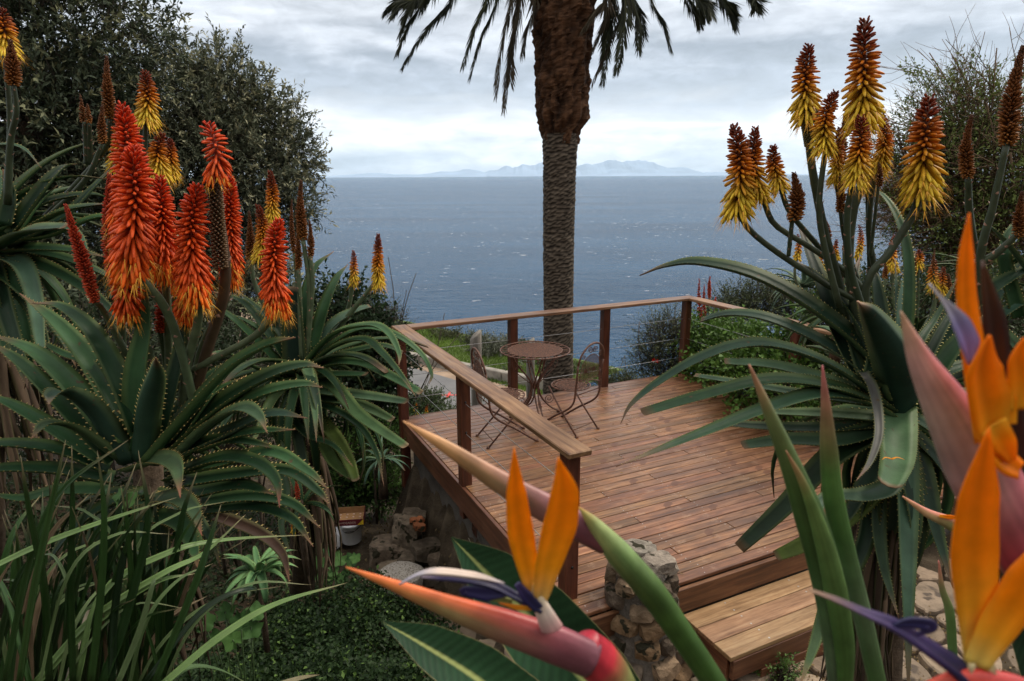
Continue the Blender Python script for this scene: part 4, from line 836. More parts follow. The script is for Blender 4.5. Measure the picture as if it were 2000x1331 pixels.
def spike(par, top, bot, Y, wpx, style='orange', dens=1.0, spent=0, frac=1.0, cool=0):
    """raceme from pixel top to pixel bottom at distance Y"""
    st = STY[style]; a, b_ = P(bot[0], bot[1], Y), P(top[0], top[1], Y); ax = b_-a; H = ax.length; ax.normalize(); Rw = wpx/2*Y/FP*(.95 if style == 'yellow' or wpx <= 26 else .86)
    big = wpx > 42; n5 = 5 if wpx > 30 else 4; u_ = ax.cross(V((0, 1, .2))).normalized(); v_ = ax.cross(u_)
    fl = Rw*.92*st['fl']; fr = max(.0026*Y/2.3, Rw*.086); mb = MB()
    bend = u_*Rw*random.uniform(-.55, .55)+v_*Rw*random.uniform(-.4, .4)
    axp = lambda t_: a+ax*H*t_+bend*math.sin(t_*math.pi)
    mb.tube([axp(i/8) for i in range(9)], [Rw*.2*(1-.6*i/8) for i in range(9)], 6, c=mixc((.14, .05, .02), st['top'][0], .5))
    nfl = int(min(560, max(60, st['dens']*dens*H*Rw*3.1/(fr*fr*9.5)))); 
    for i in range(nfl):
        t_ = 1-((i+.5)/nfl)**.93; g = i*2.39996+random.uniform(-.12, .12); o_ = u_*math.cos(g)+v_*math.sin(g)
        el = R(lerp1([(q[0], q[1]) for q in st['angs']], t_)+random.uniform(-9, 9)); pr = lerp1([(q[0], q[1]) for q in st['prof']], t_)
        d = o_*math.cos(el)+ax*math.sin(el)
        L_ = fl*(.13+.92*pr)*(1 if t_ > .5 else min(1.3, 1/max(.6, math.cos(el))))*random.uniform(.85, 1.12)
        st_ = axp(t_)+o_*Rw*.12
        if style == 'orange' and t_ < .3: st_ = axp(t_+.05)+o_*Rw*.25
        k_ = t_+random.uniform(-.06, .06)
        if style == 'yellow': k_ = k_+.10*(k_ > .2)
        if k_ > .62: c_ = [mixc(st['mid'][q], st['top'][q], (k_-.62)/.3) for q in (0, 1)]
        elif k_ > .3: c_ = [mixc(st['bot'][q], st['mid'][q], (k_-.3)/.32) if style == 'yellow' else st['mid'][q] for q in (0, 1)]
        else: c_ = [mixc(st['bot'][q], st['mid'][q], k_/.3) if style != 'yellow' else st['bot'][q] for q in (0, 1)]
        vr = random.uniform(.8, 1.15); c_ = [tuple(x*vr for x in q) for q in c_]
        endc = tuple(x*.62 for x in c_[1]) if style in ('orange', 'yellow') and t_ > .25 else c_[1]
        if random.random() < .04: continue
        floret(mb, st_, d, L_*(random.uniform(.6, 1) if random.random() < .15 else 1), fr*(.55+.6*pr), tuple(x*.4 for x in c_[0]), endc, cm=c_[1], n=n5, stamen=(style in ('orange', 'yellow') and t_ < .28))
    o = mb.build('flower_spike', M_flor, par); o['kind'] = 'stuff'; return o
def stalk(par, path, Y0, dY, r0, r1, colr=((.05, .075, .035), (.10, .13, .07)), scars=True, name='flower_stalk', dark=False):
    m = len(path); pts = [P(x, y, Y0+dY*(i/(m-1))) for i, (x, y) in enumerate(path)]; q = cr(pts, 16); mb = MB()
    c_ = mixc(colr[0], colr[1], random.random()); c_ = tuple(x*.5 for x in c_) if dark else c_
    rs = [(r0+(r1-r0)*i/15)*Y0/FP for i in range(16)]; mb.tube(q, rs, 9, c=c_)
    if scars:       # papery bracts along the stalk
        for i in range(2, 15):
            a = i*2.4; tg = (q[i]-q[i-1]).normalized(); s = tg.cross(V((0, 1, 0))).normalized(); f_ = tg.cross(s); o_ = s*math.cos(a)+f_*math.sin(a); b_ = q[i]+o_*rs[i]*.85; e = b_+(o_*.9+tg*1.1)*rs[i]*.75; sd = tg.cross(o_)*rs[i]*.5
            mb.add([b_-sd, b_+sd, e, b_-tg*rs[i]*.5], [(0, 1, 2), (1, 3, 2), (3, 0, 2)], (.28, .15, .10))
    return mb.build(name, M_stalk, par)
def flower(par, top, bot, w_, Y, path, sty='orange', r=(9, 7), dY=0, **kw):
    s = stalk(par, path, Y+dY, -dY, r[0], r[1], dark=kw.pop('dark', False)); org[s.name] = org[par.name]
    spike(s, top, bot, Y, w_, sty, **kw); return s

# -- big aloe, left foreground
A1 = thing('aloe', P(290, 1180, 2.1), 'large toothed aloe with dense orange-red flower spikes in the left foreground', 'aloe plant')
Ya = 2.05
LL = [(56, .25, [(255, 860), (200, 745), (120, 640), (38, 573)]), (50, .15, [(270, 840), (230, 740), (180, 650), (120, 600), (62, 592)]), (54, .1, [(272, 880), (268, 740), (283, 640), (285, 545)], dict(n=(0, -1, .1))),
      (42, .12, [(305, 880), (335, 760), (352, 680), (358, 603)], dict(n=(-.2, -1, .1))), (60, -.25, [(272, 900), (285, 800), (303, 735), (305, 698)], dict(n=(.1, 1, .1), c=(.018, .042, .026))), (66, -.1, [(290, 900), (375, 800), (450, 720), (520, 675), (576, 659)]),
      (58, .05, [(310, 900), (420, 800), (520, 738), (590, 715), (633, 719)]), (36, .25, [(330, 860), (410, 770), (470, 700), (543, 668)]), (48, -.1, [(340, 890), (450, 805), (520, 768), (590, 752), (630, 757)]), (44, -.35, [(340, 900), (410, 830), (470, 799), (505, 812), (522, 846)], dict(c=(.04, .075, .04))),
      (46, -.15, [(350, 890), (450, 845), (530, 810), (601, 817)], dict(c=(.045, .085, .06))), (38, -.25, [(390, 880), (480, 848), (577, 839)]), (56, .15, [(240, 880), (150, 765), (70, 690), (-20, 652)]), (46, .05, [(220, 900), (120, 790), (40, 710), (-20, 668)]),
      (58, -.3, [(245, 905), (185, 810), (130, 768), (103, 772), (95, 790)], dict(c=(.02, .045, .03), tip=(.2, .13, .09))), (40, -.3, [(235, 900), (150, 840), (92, 828), (60, 858)], dict(c=(.03, .055, .025))), (40, -.25, [(340, 925), (440, 905), (530, 885), (600, 920), (642, 957)]),
      (40, -.35, [(330, 935), (430, 898), (500, 905), (540, 940), (546, 992)], dict(tip=(.2, .06, .05))), (50, -.45, [(258, 915), (310, 900), (345, 912), (352, 972)], dict(c=(.05, .085, .04), tip=(.22, .08, .05))), (46, -.5, [(290, 985), (340, 975), (378, 995), (394, 1046)], dict(c=(.05, .085, .045), tip=(.22, .08, .05))),
      (38, -.2, [(360, 945), (460, 930), (560, 922), (620, 960), (642, 985)]), (40, -.15, [(370, 970), (470, 950), (535, 966)]), (38, -.2, [(390, 985), (490, 972), (570, 985), (626, 1032)]), (34, -.3, [(400, 1000), (500, 992), (570, 1015), (612, 1068)]),
      (44, -.45, [(280, 1010), (350, 1022), (376, 1062), (388, 1115)], dict(tip=(.2, .08, .05))), (60, -.3, [(290, 1010), (310, 1080), (275, 1140), (246, 1204)], dict(c=(.035, .06, .03), tip=(.2, .08, .05))), (44, -.2, [(210, 920), (110, 880), (0, 868), (-60, 880)]), (44, -.25, [(220, 940), (110, 920), (0, 917), (-60, 930)]),
      (36, .2, [(320, 850), (350, 800), (400, 740), (455, 700)]), (30, .3, [(250, 840), (180, 720), (120, 690), (60, 655)]), (32, -.3, [(420, 1010), (500, 1040), (550, 1080), (566, 1140)], dict(c=(.06, .035, .025))), (40, 0, [(200, 900), (90, 830), (20, 790), (-30, 770)]), (38, -.15, [(210, 960), (120, 960), (40, 975), (-40, 960)]),
      (34, .3, [(230, 860), (210, 780), (170, 720), (150, 690)]), (40, -.1, [(340, 910), (400, 868), (470, 862), (560, 880)]), (34, .1, [(340, 880), (400, 790), (430, 760), (480, 735)])]
for s in [(q_[0]*1.08,)+tuple(q_[1:]) for q_ in LL]: pxleaf(s, Ya, A1, None, teeth=.021, tsize=.0105)
rosette(A1, P(288, 965, 2.12), 20, .40, .075, -55, 12, az=(R(180), R(360)), shades=[(.008, .024, .012), (.018, .045, .02)], tsize=.009)
rosette(A1, P(290, 930, 2.25), 12, .55, .075, 5, 65, az=(R(20), R(160)))
mb = MB(); mb.tube([P(290, 1500, 2.2), P(292, 1200, 2.2), P(290, 900, 2.2)], [.06, .06, .05], 8, c=(.08, .06, .045)); mb.build('stem', M_bark, A1); deadskirt(A1, P(290, 1010, 2.2), 26, .5, .06)
A1f = [((262, 290), (250, 540), 96, 1.95, [(395, 860), (352, 680), (315, 590), (256, 530)], (9, 8)), ((240, 205), (238, 470), 74, 2.1, [(262, 900), (240, 700), (236, 560), (236, 450)], (8, 8)), ((312, 345), (322, 545), 62, 2.15, [(330, 860), (330, 720), (328, 620), (322, 530)], (8, 7)),
       ((386, 362), (388, 590), 78, 2.0, [(345, 880), (365, 720), (385, 640), (390, 580)], (9, 8)), ((450, 345), (452, 560), 52, 2.15, [(365, 800), (395, 680), (430, 610), (452, 550)], (8, 8)), ((545, 430), (548, 612), 64, 2.0, [(345, 740), (420, 700), (500, 655), (545, 600)], (7, 7)),
       ((128, 400), (186, 592), 40, 2.05, [(262, 720), (225, 650), (200, 605), (186, 590)], (7, 5)), ((214, 340), (224, 560), 42, 2.2, [(250, 720), (235, 640), (226, 560)], (6, 5)), ((232, 500), (250, 610), 70, 2.12, [(300, 860), (298, 720), (275, 650), (250, 590)], (8, 8)),
       ((368, 500), (366, 628), 54, 2.15, [(350, 760), (362, 680), (366, 620)], (7, 6)), ((318, 520), (312, 650), 38, 2.2, [(335, 800), (322, 700), (312, 640)], (6, 5)), ((330, 500), (340, 570), 34, 2.25, [(340, 700), (340, 560)], (5, 5))]
for i, (t_, b_, w_, y_, pth, r) in enumerate(A1f): flower(A1, t_, b_, w_, y_, pth, 'redbud' if i in (6, 7, 10) else 'orange', r, dY=.15)
s = stalk(A1, [(360, 850), (400, 700), (440, 560), (428, 430), (412, 330)], 2.15, -.1, 11, 10, colr=((.05, .03, .018), (.07, .042, .02))); org[s.name] = org[A1.name]
spike(s, (405, 240), (420, 350), 2.03, 62, 'orange', dens=.45)
mb = MB()
for i in range(300):    # spent raceme below
    t_ = i/300; c_ = P(418+14*t_, 345+185*t_, 2.06); g = i*2.4; d = V((math.cos(g), math.sin(g), .5)); floret(mb, c_+d*.008, d, .018, .004, (.08, .045, .02), (.13, .075, .035), n=4)
mb.build('spent_raceme', M_stalk, s)

# -- aloe behind it, by the deck
A2 = thing('aloe', P(590, 1050, 3.6), 'mid-sized aloe with long arching leaves reaching over the deck corner', 'aloe plant')
Yb = 3.5
CUT = dict(cut=True)
LL = [(50, 0, [(582, 740), (575, 640), (570, 560)], dict(n=(0, -1, 0), cut=True, c=(.012, .026, .018))), (30, .3, [(600, 700), (598, 590), (615, 525), (652, 491)]), (32, .35, [(610, 690), (635, 600), (658, 545), (680, 516)]), (30, .2, [(610, 690), (650, 636), (690, 610), (724, 599)], dict(cut=True, c=(.05, .09, .06))),
      (26, -.5, [(590, 720), (650, 655), (720, 636), (757, 650), (779, 690), (779, 715)]), (22, -.2, [(610, 700), (700, 645), (765, 652), (820, 690), (842, 730), (838, 751)]), (24, -.6, [(590, 730), (650, 680), (710, 664), (748, 692), (787, 738), (812, 775)]), (20, 0, [(600, 735), (650, 700), (720, 680), (755, 677), (786, 690)], CUT),
      (28, -.5, [(590, 740), (650, 712), (710, 712), (764, 737), (822, 769)], CUT), (26, -.3, [(600, 740), (650, 731), (716, 731)], dict(cut=True, chan=.1, thick=.3)), (32, -.5, [(590, 760), (660, 770), (737, 779), (794, 787)], dict(cut=True, c=(.045, .085, .045))), (32, -.35, [(600, 780), (670, 785), (720, 800), (766, 822)], dict(cut=True, c=(.04, .075, .03))),
      (30, -.8, [(590, 745), (645, 752), (697, 808), (740, 840), (792, 874)], dict(cut=True, c=(.04, .08, .03))), (20, -.8, [(600, 790), (650, 800), (704, 835), (735, 885), (750, 950)]), (26, -.8, [(585, 710), (600, 720), (614, 790), (618, 865)], dict(c=(.045, .085, .04))), (28, -.6, [(580, 740), (535, 780), (510, 830), (488, 880)], dict(c=(.06, .10, .04))),
      (28, .1, [(580, 730), (526, 656), (475, 592), (410, 568)]), (26, 0, [(570, 740), (500, 665), (440, 612), (395, 592)]), (24, .3, [(585, 720), (540, 640), (500, 600), (450, 560)]), (24, -.5, [(570, 750), (500, 720), (440, 690), (390, 700)]), (30, -.6, [(600, 800), (650, 850), (680, 900), (695, 940)], dict(cut=True, c=(.06, .09, .02))),
      (34, -.5, [(600, 790), (630, 850), (650, 900), (690, 935)], dict(cut=True, c=(.04, .07, .02))), (26, -.4, [(600, 800), (640, 870), (670, 930)], dict(cut=True, c=(.05, .07, .02))), (20, -.7, [(560, 800), (600, 850), (650, 870), (690, 912)]), (30, -.5, [(580, 790), (585, 860), (600, 930), (635, 990)], dict(c=(.03, .05, .03))),
      (26, -.4, [(570, 780), (560, 850), (545, 920)], dict(c=(.04, .06, .03))), (22, -.7, [(540, 900), (560, 960), (550, 1030), (575, 1100)], dict(c=(.04, .075, .035)))]
for s in LL: pxleaf(s, Yb, A2, None, teeth=.021, tsize=.008)
rosette(A2, P(592, 735, 3.55), 34, .75, .075, -40, 60, teeth=.025)
mb = MB(); mb.tube([P(590, 1150, 3.6), P(592, 900, 3.6), P(592, 730, 3.6)], [.08, .07, .06], 8, c=(.07, .05, .04)); mb.build('stem', M_bark, A2); deadskirt(A2, P(600, 860, 3.55), 50, .75, .07)
A2f = [((527, 335), (529, 435), 34, 3.6, [(560, 700), (535, 560), (530, 430)], 'yellow'), ((503, 402), (505, 502), 36, 3.5, [(560, 700), (545, 600), (520, 540), (506, 495)], 'yellow'), ((486, 412), (488, 510), 24, 3.6, [(540, 640), (500, 560), (488, 505)], 'bud'), ((588, 352), (592, 470), 32, 3.5, [(598, 720), (605, 580), (592, 465)], 'bud'),
       ((570, 390), (576, 500), 17, 3.6, [(590, 700), (585, 600), (576, 495)], 'bud'), ((604, 430), (606, 505), 20, 3.5, [(598, 700), (610, 560), (606, 500)], 'bud'), ((580, 440), (583, 530), 20, 3.5, [(590, 700), (586, 600), (583, 525)], 'bud'), ((690, 490), (690, 552), 22, 3.7, [(640, 680), (675, 620), (690, 550)], 'yellow'), ((739, 458), (740, 556), 30, 3.6, [(630, 680), (690, 605), (735, 550)], 'yellow'), ((540, 455), (535, 520), 30, 3.7, [(560, 660), (540, 520)], 'yellow')]
for t_, b_, w_, y_, pth, st in A2f: flower(A2, t_, b_, w_, y_, pth, st, (6, 4), dY=0)

# -- upper left aloe
A3 = thing('aloe', P(0, 900, 2.7), 'aloe at the left edge with broad dark leaves and a few yellow-brown spikes', 'aloe plant')
Yc = 2.6
LL = [(44, .2, [(30, 450), (85, 370), (120, 330), (150, 320)]), (30, .1, [(35, 460), (75, 400), (112, 362)]), (40, .2, [(20, 480), (120, 430), (180, 370), (225, 320)], dict(c=(.012, .03, .02))), (34, -.1, [(20, 470), (110, 420), (160, 405), (207, 398)]), (44, -.4, [(-10, 490), (50, 455), (125, 445)], dict(cut=True)),
      (36, -.2, [(20, 490), (70, 487), (140, 490), (210, 503)]), (40, -.5, [(0, 500), (45, 520), (68, 580), (78, 660), (90, 740)], dict(c=(.04, .08, .05))), (34, -.3, [(10, 500), (80, 520), (150, 555), (210, 600), (262, 665)]), (16, -.2, [(110, 440), (150, 455), (168, 495), (172, 545)], dict(c=(.05, .10, .06))), (14, 0, [(-40, 300), (0, 284), (45, 290), (82, 330)], dict(c=(.04, .08, .05))),
      (40, .3, [(0, 440), (0, 370), (-15, 300)]), (34, .1, [(10, 440), (20, 380), (5, 330)]), (40, -.5, [(-10, 520), (10, 600), (40, 700), (55, 760)]), (40, -.2, [(-20, 520), (40, 560), (110, 640), (150, 720)]), (44, -.3, [(-20, 540), (0, 620), (20, 720)]), (34, .1, [(20, 500), (100, 500), (190, 530), (240, 560)]), (40, .1, [(10, 470), (100, 460), (190, 425), (240, 430)]), (30, -.2, [(0, 540), (60, 600), (90, 680), (110, 760)]), (30, .3, [(20, 460), (80, 400), (180, 380), (230, 400)])]
for s in LL: pxleaf(s, Yc, A3, None, teeth=.02, tsize=.008)
rosette(A3, P(-40, 480, 2.7), 26, .7, .085, -40, 70)
mb = MB(); mb.tube([P(-30, 1300, 2.8), P(-20, 480, 2.7)], [.08, .06], 8, c=(.07, .05, .04)); mb.build('stem', M_bark, A3); deadskirt(A3, P(-20, 600, 2.7), 30, .7, .07)
for t_, b_, w_, y_, pth, st in [((4, 18), (10, 92), 50, 2.6, [(10, 420), (20, 250), (8, 90)], 'yellow'), ((20, 78), (26, 168), 42, 2.55, [(15, 400), (20, 280), (32, 220), (27, 165)], 'bud'), ((208, 110), (214, 232), 34, 2.9, [(45, 470), (150, 360), (205, 290), (214, 225)], 'bud'), ((200, 204), (201, 282), 24, 2.8, [(45, 470), (160, 360), (200, 280)], 'bud'),
       ((156, 184), (162, 240), 16, 2.8, [(172, 320), (165, 238)], 'bud'), ((170, 202), (174, 242), 16, 2.8, [(176, 320), (174, 240)], 'bud'), ((231, 205), (228, 325), 40, 2.9, [(212, 480), (214, 400), (226, 320)], 'yellow'), ((283, 140), (285, 232), 48, 3.2, [(260, 520), (280, 330), (285, 228)], 'yellow'), ((318, 262), (318, 338), 46, 3.2, [(300, 520), (312, 420), (318, 332)], 'yellow'), ((332, 272), (336, 340), 34, 3.3, [(310, 520), (325, 400), (335, 335)], 'yellow')]:
    flower(A3, t_, b_, w_, y_, pth, st, (7, 3.5), dY=.05, dark=True)

# -- big aloe on the right
A4 = thing('aloe', P(1700, 1450, 2.35), 'huge aloe on the right with long arching leaves over the deck and tall yellow-orange spikes', 'aloe plant')
Yd = 2.3
BG = (.012, .034, .018)
LL = [(64, .4, [(1735, 780), (1700, 700), (1600, 612), (1480, 542), (1368, 514), (1300, 520), (1249, 538)], dict(c=BG)), (42, .3, [(1730, 790), (1680, 724), (1600, 668), (1500, 624), (1425, 614), (1368, 628)], dict(cut=True, c=(.03, .06, .042))), (40, -.25, [(1740, 800), (1680, 752), (1600, 705), (1512, 676), (1440, 676), (1360, 704), (1280, 752), (1232, 792), (1212, 828)], dict(c=(.02, .05, .03))),
      (42, .1, [(1735, 800), (1670, 768), (1580, 734), (1500, 714), (1415, 708)], dict(cut=True, c=(.055, .10, .055))), (38, -.35, [(1735, 810), (1680, 776), (1600, 752), (1500, 744), (1380, 772), (1255, 808)], dict(cut=True)), (42, -.55, [(1740, 815), (1690, 784), (1600, 772), (1500, 798), (1400, 836), (1300, 874), (1203, 912)], dict(c=(.03, .065, .035))),
      (28, .4, [(1700, 790), (1560, 770), (1440, 748), (1356, 734)], dict(cut=True, c=(.03, .06, .035))), (32, .1, [(1730, 830), (1600, 838), (1480, 834), (1392, 826)], dict(cut=True, c=(.018, .035, .022))), (44, -.1, [(1740, 830), (1640, 862), (1540, 862), (1450, 872)], dict(cut=True, c=(.03, .06, .032))), (36, .2, [(1730, 820), (1640, 812), (1560, 808), (1500, 806)], dict(cut=True, c=(.06, .10, .05))),
      (96, -.35, [(1757, 815), (1768, 745), (1735, 675), (1700, 615), (1674, 588)], dict(n=(.1, .9, .3), c=(.010, .026, .018), chan=.35, tip=(.3, .18, .12), prof=lambda t_: .72+.9*t_ if t_ < .3 else max(.03, .99*(1-(t_-.3)/.7)**1.05))), (56, .1, [(1780, 800), (1830, 725), (1880, 660), (1950, 600)]), (24, .3, [(1770, 760), (1795, 672), (1828, 620), (1878, 530)]), (28, .3, [(1780, 760), (1820, 680), (1860, 610), (1900, 560)]),
      (34, .3, [(1758, 760), (1758, 640), (1765, 560), (1789, 490)], dict(n=(0, -1, 0), c=(.06, .115, .08))), (20, .3, [(1752, 740), (1752, 620), (1748, 505)], dict(n=(0, -1, 0), c=(.055, .10, .07))), (16, .3, [(1772, 740), (1775, 620), (1770, 540)], dict(n=(0, -1, 0))), (28, .5, [(1755, 760), (1772, 600), (1770, 490), (1750, 421), (1722, 380), (1695, 370)]),
      (54, .5, [(1690, 760), (1640, 660), (1600, 550), (1575, 480), (1556, 428)], dict(n=(.3, -1, .2), c=(.008, .020, .012))), (50, .4, [(1700, 760), (1670, 650), (1665, 560), (1680, 500)], dict(c=(.012, .03, .018))), (40, .2, [(1700, 740), (1720, 640), (1712, 560), (1705, 520)], dict(c=(.012, .03, .018))),
      (74, -.5, [(1745, 800), (1748, 850), (1748, 905), (1735, 950)], dict(c=(.05, .095, .045), chan=.3, cut=True, n=(0, -.4, 1))), (40, -.5, [(1760, 905), (1735, 955), (1680, 972), (1620, 972), (1585, 1005), (1570, 1050)], dict(y0=-.25, c=(.045, .08, .05))), (52, -.5, [(1760, 830), (1768, 920), (1770, 1050), (1772, 1181), (1774, 1380)], dict(c=(.045, .09, .055))),
      (34, -.35, [(1715, 960), (1715, 1040), (1728, 1120), (1756, 1210)], dict(c=(.03, .055, .03))), (54, -.1, [(1700, 850), (1620, 900), (1540, 985), (1445, 1072)], dict(cut=True, c=(.010, .024, .010))), (46, -.1, [(1720, 950), (1650, 1015), (1580, 1060), (1515, 1088)], dict(cut=True, c=(.06, .09, .015))), (24, -.6, [(1684, 728), (1705, 765), (1716, 840), (1700, 900), (1672, 940)], dict(c=(.06, .06, .055))),
      (40, -.2, [(1745, 810), (1800, 828), (1857, 874), (1880, 920)], dict(c=(.03, .06, .035))), (54, -.3, [(1770, 860), (1800, 930), (1828, 1041), (1862, 1150)], dict(c=(.014, .032, .018))), (36, -.6, [(1640, 1100), (1615, 1180), (1590, 1260), (1560, 1345)], dict(c=(.04, .07, .03))), (40, .1, [(1770, 800), (1820, 780), (1880, 770), (1940, 800)]), (44, .1, [(1770, 790), (1820, 740), (1900, 710), (1990, 690)]),
      (30, .2, [(1740, 830), (1640, 835), (1580, 855), (1520, 850)], dict(c=(.02, .045, .022))), (46, 0, [(1740, 840), (1650, 880), (1600, 930), (1560, 940)], dict(c=(.012, .03, .016), cut=True)), (44, -.2, [(1760, 880), (1700, 930), (1660, 1000), (1620, 1060)], dict(c=(.014, .032, .018))), (40, -.2, [(1780, 850), (1830, 900), (1880, 980), (1900, 1060)], dict(c=(.014, .03, .018))),
      (44, -.3, [(1700, 960), (1690, 1050), (1650, 1150), (1640, 1220)], dict(c=(.012, .028, .015))), (36, .2, [(1745, 800), (1700, 690), (1660, 610), (1600, 540), (1530, 500)], dict(c=(.015, .035, .022)))]
for s in LL: pxleaf(s, Yd, A4, None, teeth=.0165, tsize=.0075, toothc=(.50, .42, .12))
rosette(A4, P(1745, 810, 2.4), 26, .75, .09, -60, 55, az=(R(-30), R(150)), teeth=.02)
rosette(A4, P(1745, 840, 2.35), 14, .6, .085, -75, -35, droop=.5, az=(R(-100), R(120)), teeth=.02, shades=[(.012, .028, .016), (.02, .04, .024)])
mb = MB()
for dx, dy in ((-30, 0), (10, .05), (45, -.05)): mb.tube(cr([P(1690+dx, 1500, 2.35+dy), P(1700+dx*.9, 1250, 2.38+dy), P(1735+dx*.4, 1000, 2.38), P(1745, 840, 2.4)], 10), [.045]*10, 8, c=(.07, .045, .03))
mb.build('stem', M_bark, A4); deadskirt(A4, P(1720, 960, 2.38), 90, .8, .06)
A4f = [((1433, 245), (1437, 408), 66, 2.35, [(1720, 760), (1690, 610), (1620, 560), (1520, 495), (1460, 445), (1440, 400)], 'yellow', (9, 8)), ((1476, 250), (1486, 380), 52, 2.4, [(1715, 700), (1690, 570), (1600, 495), (1520, 445), (1498, 410), (1488, 370)], 'yellow', (8, 8)), ((1510, 285), (1524, 362), 44, 2.45, [(1650, 540), (1580, 460), (1540, 410), (1522, 355)], 'yellow', (8, 7)),
       ((1550, 338), (1552, 432), 50, 2.3, [(1540, 500), (1548, 425)], 'bud', (6, 6)), ((1580, 88), (1577, 222), 62, 2.4, [(1665, 700), (1640, 560), (1610, 450), (1585, 320), (1577, 218)], 'yellow', (13, 10)), ((1689, 40), (1686, 232), 76, 2.35, [(1690, 700), (1660, 540), (1665, 420), (1690, 330), (1686, 225)], 'yellow', (13, 11)),
       ((1632, 180), (1614, 288), 52, 2.3, [(1640, 600), (1610, 480), (1600, 400), (1614, 280)], 'yellow', (10, 7)), ((1650, 225), (1636, 338), 34, 2.5, [(1660, 560), (1640, 330)], 'bud', (7, 6)), ((1681, 228), (1670, 350), 56, 2.25, [(1690, 620), (1660, 520), (1655, 420), (1668, 345)], 'yellow', (11, 8)), ((1721, 222), (1714, 330), 40, 2.45, [(1735, 640), (1700, 480), (1700, 400), (1712, 325)], 'yellow', (9, 7)),
       ((1815, 190), (1800, 368), 80, 2.3, [(1715, 760), (1690, 570), (1740, 490), (1785, 415), (1800, 360)], 'yellow', (11, 11)), ((1640, 345), (1641, 415), 26, 2.4, [(1680, 560), (1650, 470), (1641, 410)], 'bud', (6, 5)), ((1716, 318), (1717, 365), 20, 2.4, [(1700, 500), (1716, 360)], 'bud', (5, 4)), ((1640, 250), (1632, 352), 34, 2.45, [(1665, 560), (1632, 345)], 'yellow', (7, 6)), ((1690, 300), (1694, 368), 36, 2.5, [(1700, 560), (1694, 362)], 'yellow', (7, 6))]
for t_, b_, w_, y_, pth, st, r in A4f: flower(A4, t_, b_, w_, y_, pth, st, (r[0]*.68, r[1]*.68), dY=.05, dark=True)
mb = MB()
for i in range(320): t_ = i/320; c_ = P(1578+8*t_, 222+72*t_, 2.4); g = i*2.4; d = V((math.cos(g), math.sin(g), .6)); floret(mb, c_+d*(.022-.006*t_), d, .013, .0035, (.10, .09, .035), (.15, .14, .05), n=4)
mb.build('spent_raceme', M_stalk, A4)
# water and fallen petals in the cupped leaf are at the bend of the front leaf
cw = P(1741, 905, 1.82)
mb = MB()
for a_ in (0.3, 2.6): blade(mb, [cw+V((0, 0, .012)), cw+V((math.cos(a_)*.02, .004, .016)), cw+V((math.cos(a_)*.038, -.004, .012))], .008, (0, 0, 1), base=(.8, .33, .02), thick=.1, seg=6)
setp(mb.build('fallen_petal', M_petal, o0=cw), 'orange fallen petals lying in the cupped aloe leaf', 'petal')

# -- aloe at right edge
A5 = thing('aloe', P(2050, 1000, 2.9), 'aloe at the right edge with thick upright dark leaves and brown bud spikes', 'aloe plant')
LL = [(54, .1, [(1850, 760), (1900, 640), (1960, 560), (2040, 470)], dict(c=(.018, .045, .028))), (50, 0, [(1830, 700), (1900, 600), (1980, 540), (2060, 510)]), (40, 0, [(1900, 680), (1950, 620), (2040, 570)], dict(c=(.035, .075, .05))), (44, .2, [(2000, 700), (1940, 640), (1900, 600), (1880, 540)]), (30, .2, [(1990, 620), (1960, 500), (1985, 440), (2020, 430)]), (44, 0, [(2050, 700), (1980, 700), (1900, 740), (1850, 800)]), (30, 0, [(2030, 560), (1960, 470), (1920, 430)], dict(c=(.05, .09, .05)))]
for s in LL: pxleaf(s, 2.8, A5, None, teeth=.018)
rosette(A5, P(2030, 720, 2.9), 24, .7, .09, -50, 65)
mb = MB(); mb.tube([P(2040, 1400, 2.9), P(2030, 720, 2.9)], [.08, .06], 8, c=(.07, .05, .04)); mb.build('stem', M_bark, A5); deadskirt(A5, P(2030, 860, 2.9), 40, .7, .07)
for t_, b_, w_, y_, pth, st in [((1999, 90), (1968, 285), 56, 2.7, [(1910, 640), (1915, 500), (1940, 400), (1966, 280)], 'bud'), ((1899, 225), (1891, 350), 40, 2.8, [(1930, 640), (1896, 440), (1891, 345)], 'bud'), ((1996, 375), (1990, 465), 36, 2.7, [(1890, 520), (1940, 500), (1990, 455)], 'bud')]:
    flower(A5, t_, b_, w_, y_, pth, st, (9, 5.5), dY=.1, dark=True)

# -- more distant aloes: behind the right rail and beyond
def small_aloe(px, Y, r, n, w, label, sp=(), shades=AG, e=(-20, 70), group=None, teeth=.03, stemh=.3, ts=.006):
    c = P(px[0], px[1], Y); a = thing('aloe', V((c.x, c.y, min(c.z-.05, max(terr(c.x, c.y), c.z-stemh)))), label, 'aloe plant', group)
    rosette(a, c, n, r, w, e[0], e[1], shades=shades, teeth=teeth, tsize=ts, cutp=.05)
    mb = MB(); mb.tube([V(a.location)-V((0, 0, .1)), c+V((0, 0, .02))], [.05, .04] if r > .3 else [.014, .012], 7, c=(.06, .05, .035)); mb.build('stem', M_bark, a)
    for t_, b_, w_, st in sp: flower(a, t_, b_, w_, Y, [(px[0]*.6+b_[0]*.4, px[1]), (b_[0], (b_[1]*.6+px[1]*.4)), (b_[0], b_[1]-3)], st, (3, 2.5), dY=0)
    return a
GR = [(.10, .22, .08), (.15, .30, .12), (.08, .18, .08)]
small_aloe((505, 1115), 2.5, .19, 26, .042, 'small bright green toothed aloe above the ivy, lower left of centre', shades=GR, teeth=.011, stemh=.3, ts=.004)
small_aloe((745, 900), 6.0, .33, 26, .035, 'small blue-green aloe in the undergrowth beside the deck corner', shades=[(.05, .10, .07), (.08, .15, .10)])
small_aloe((1570, 560), 10, .8, 28, .08, 'grey-green aloe among bushes behind the right end of the railing', shades=[(.05, .09, .06), (.10, .15, .10)])
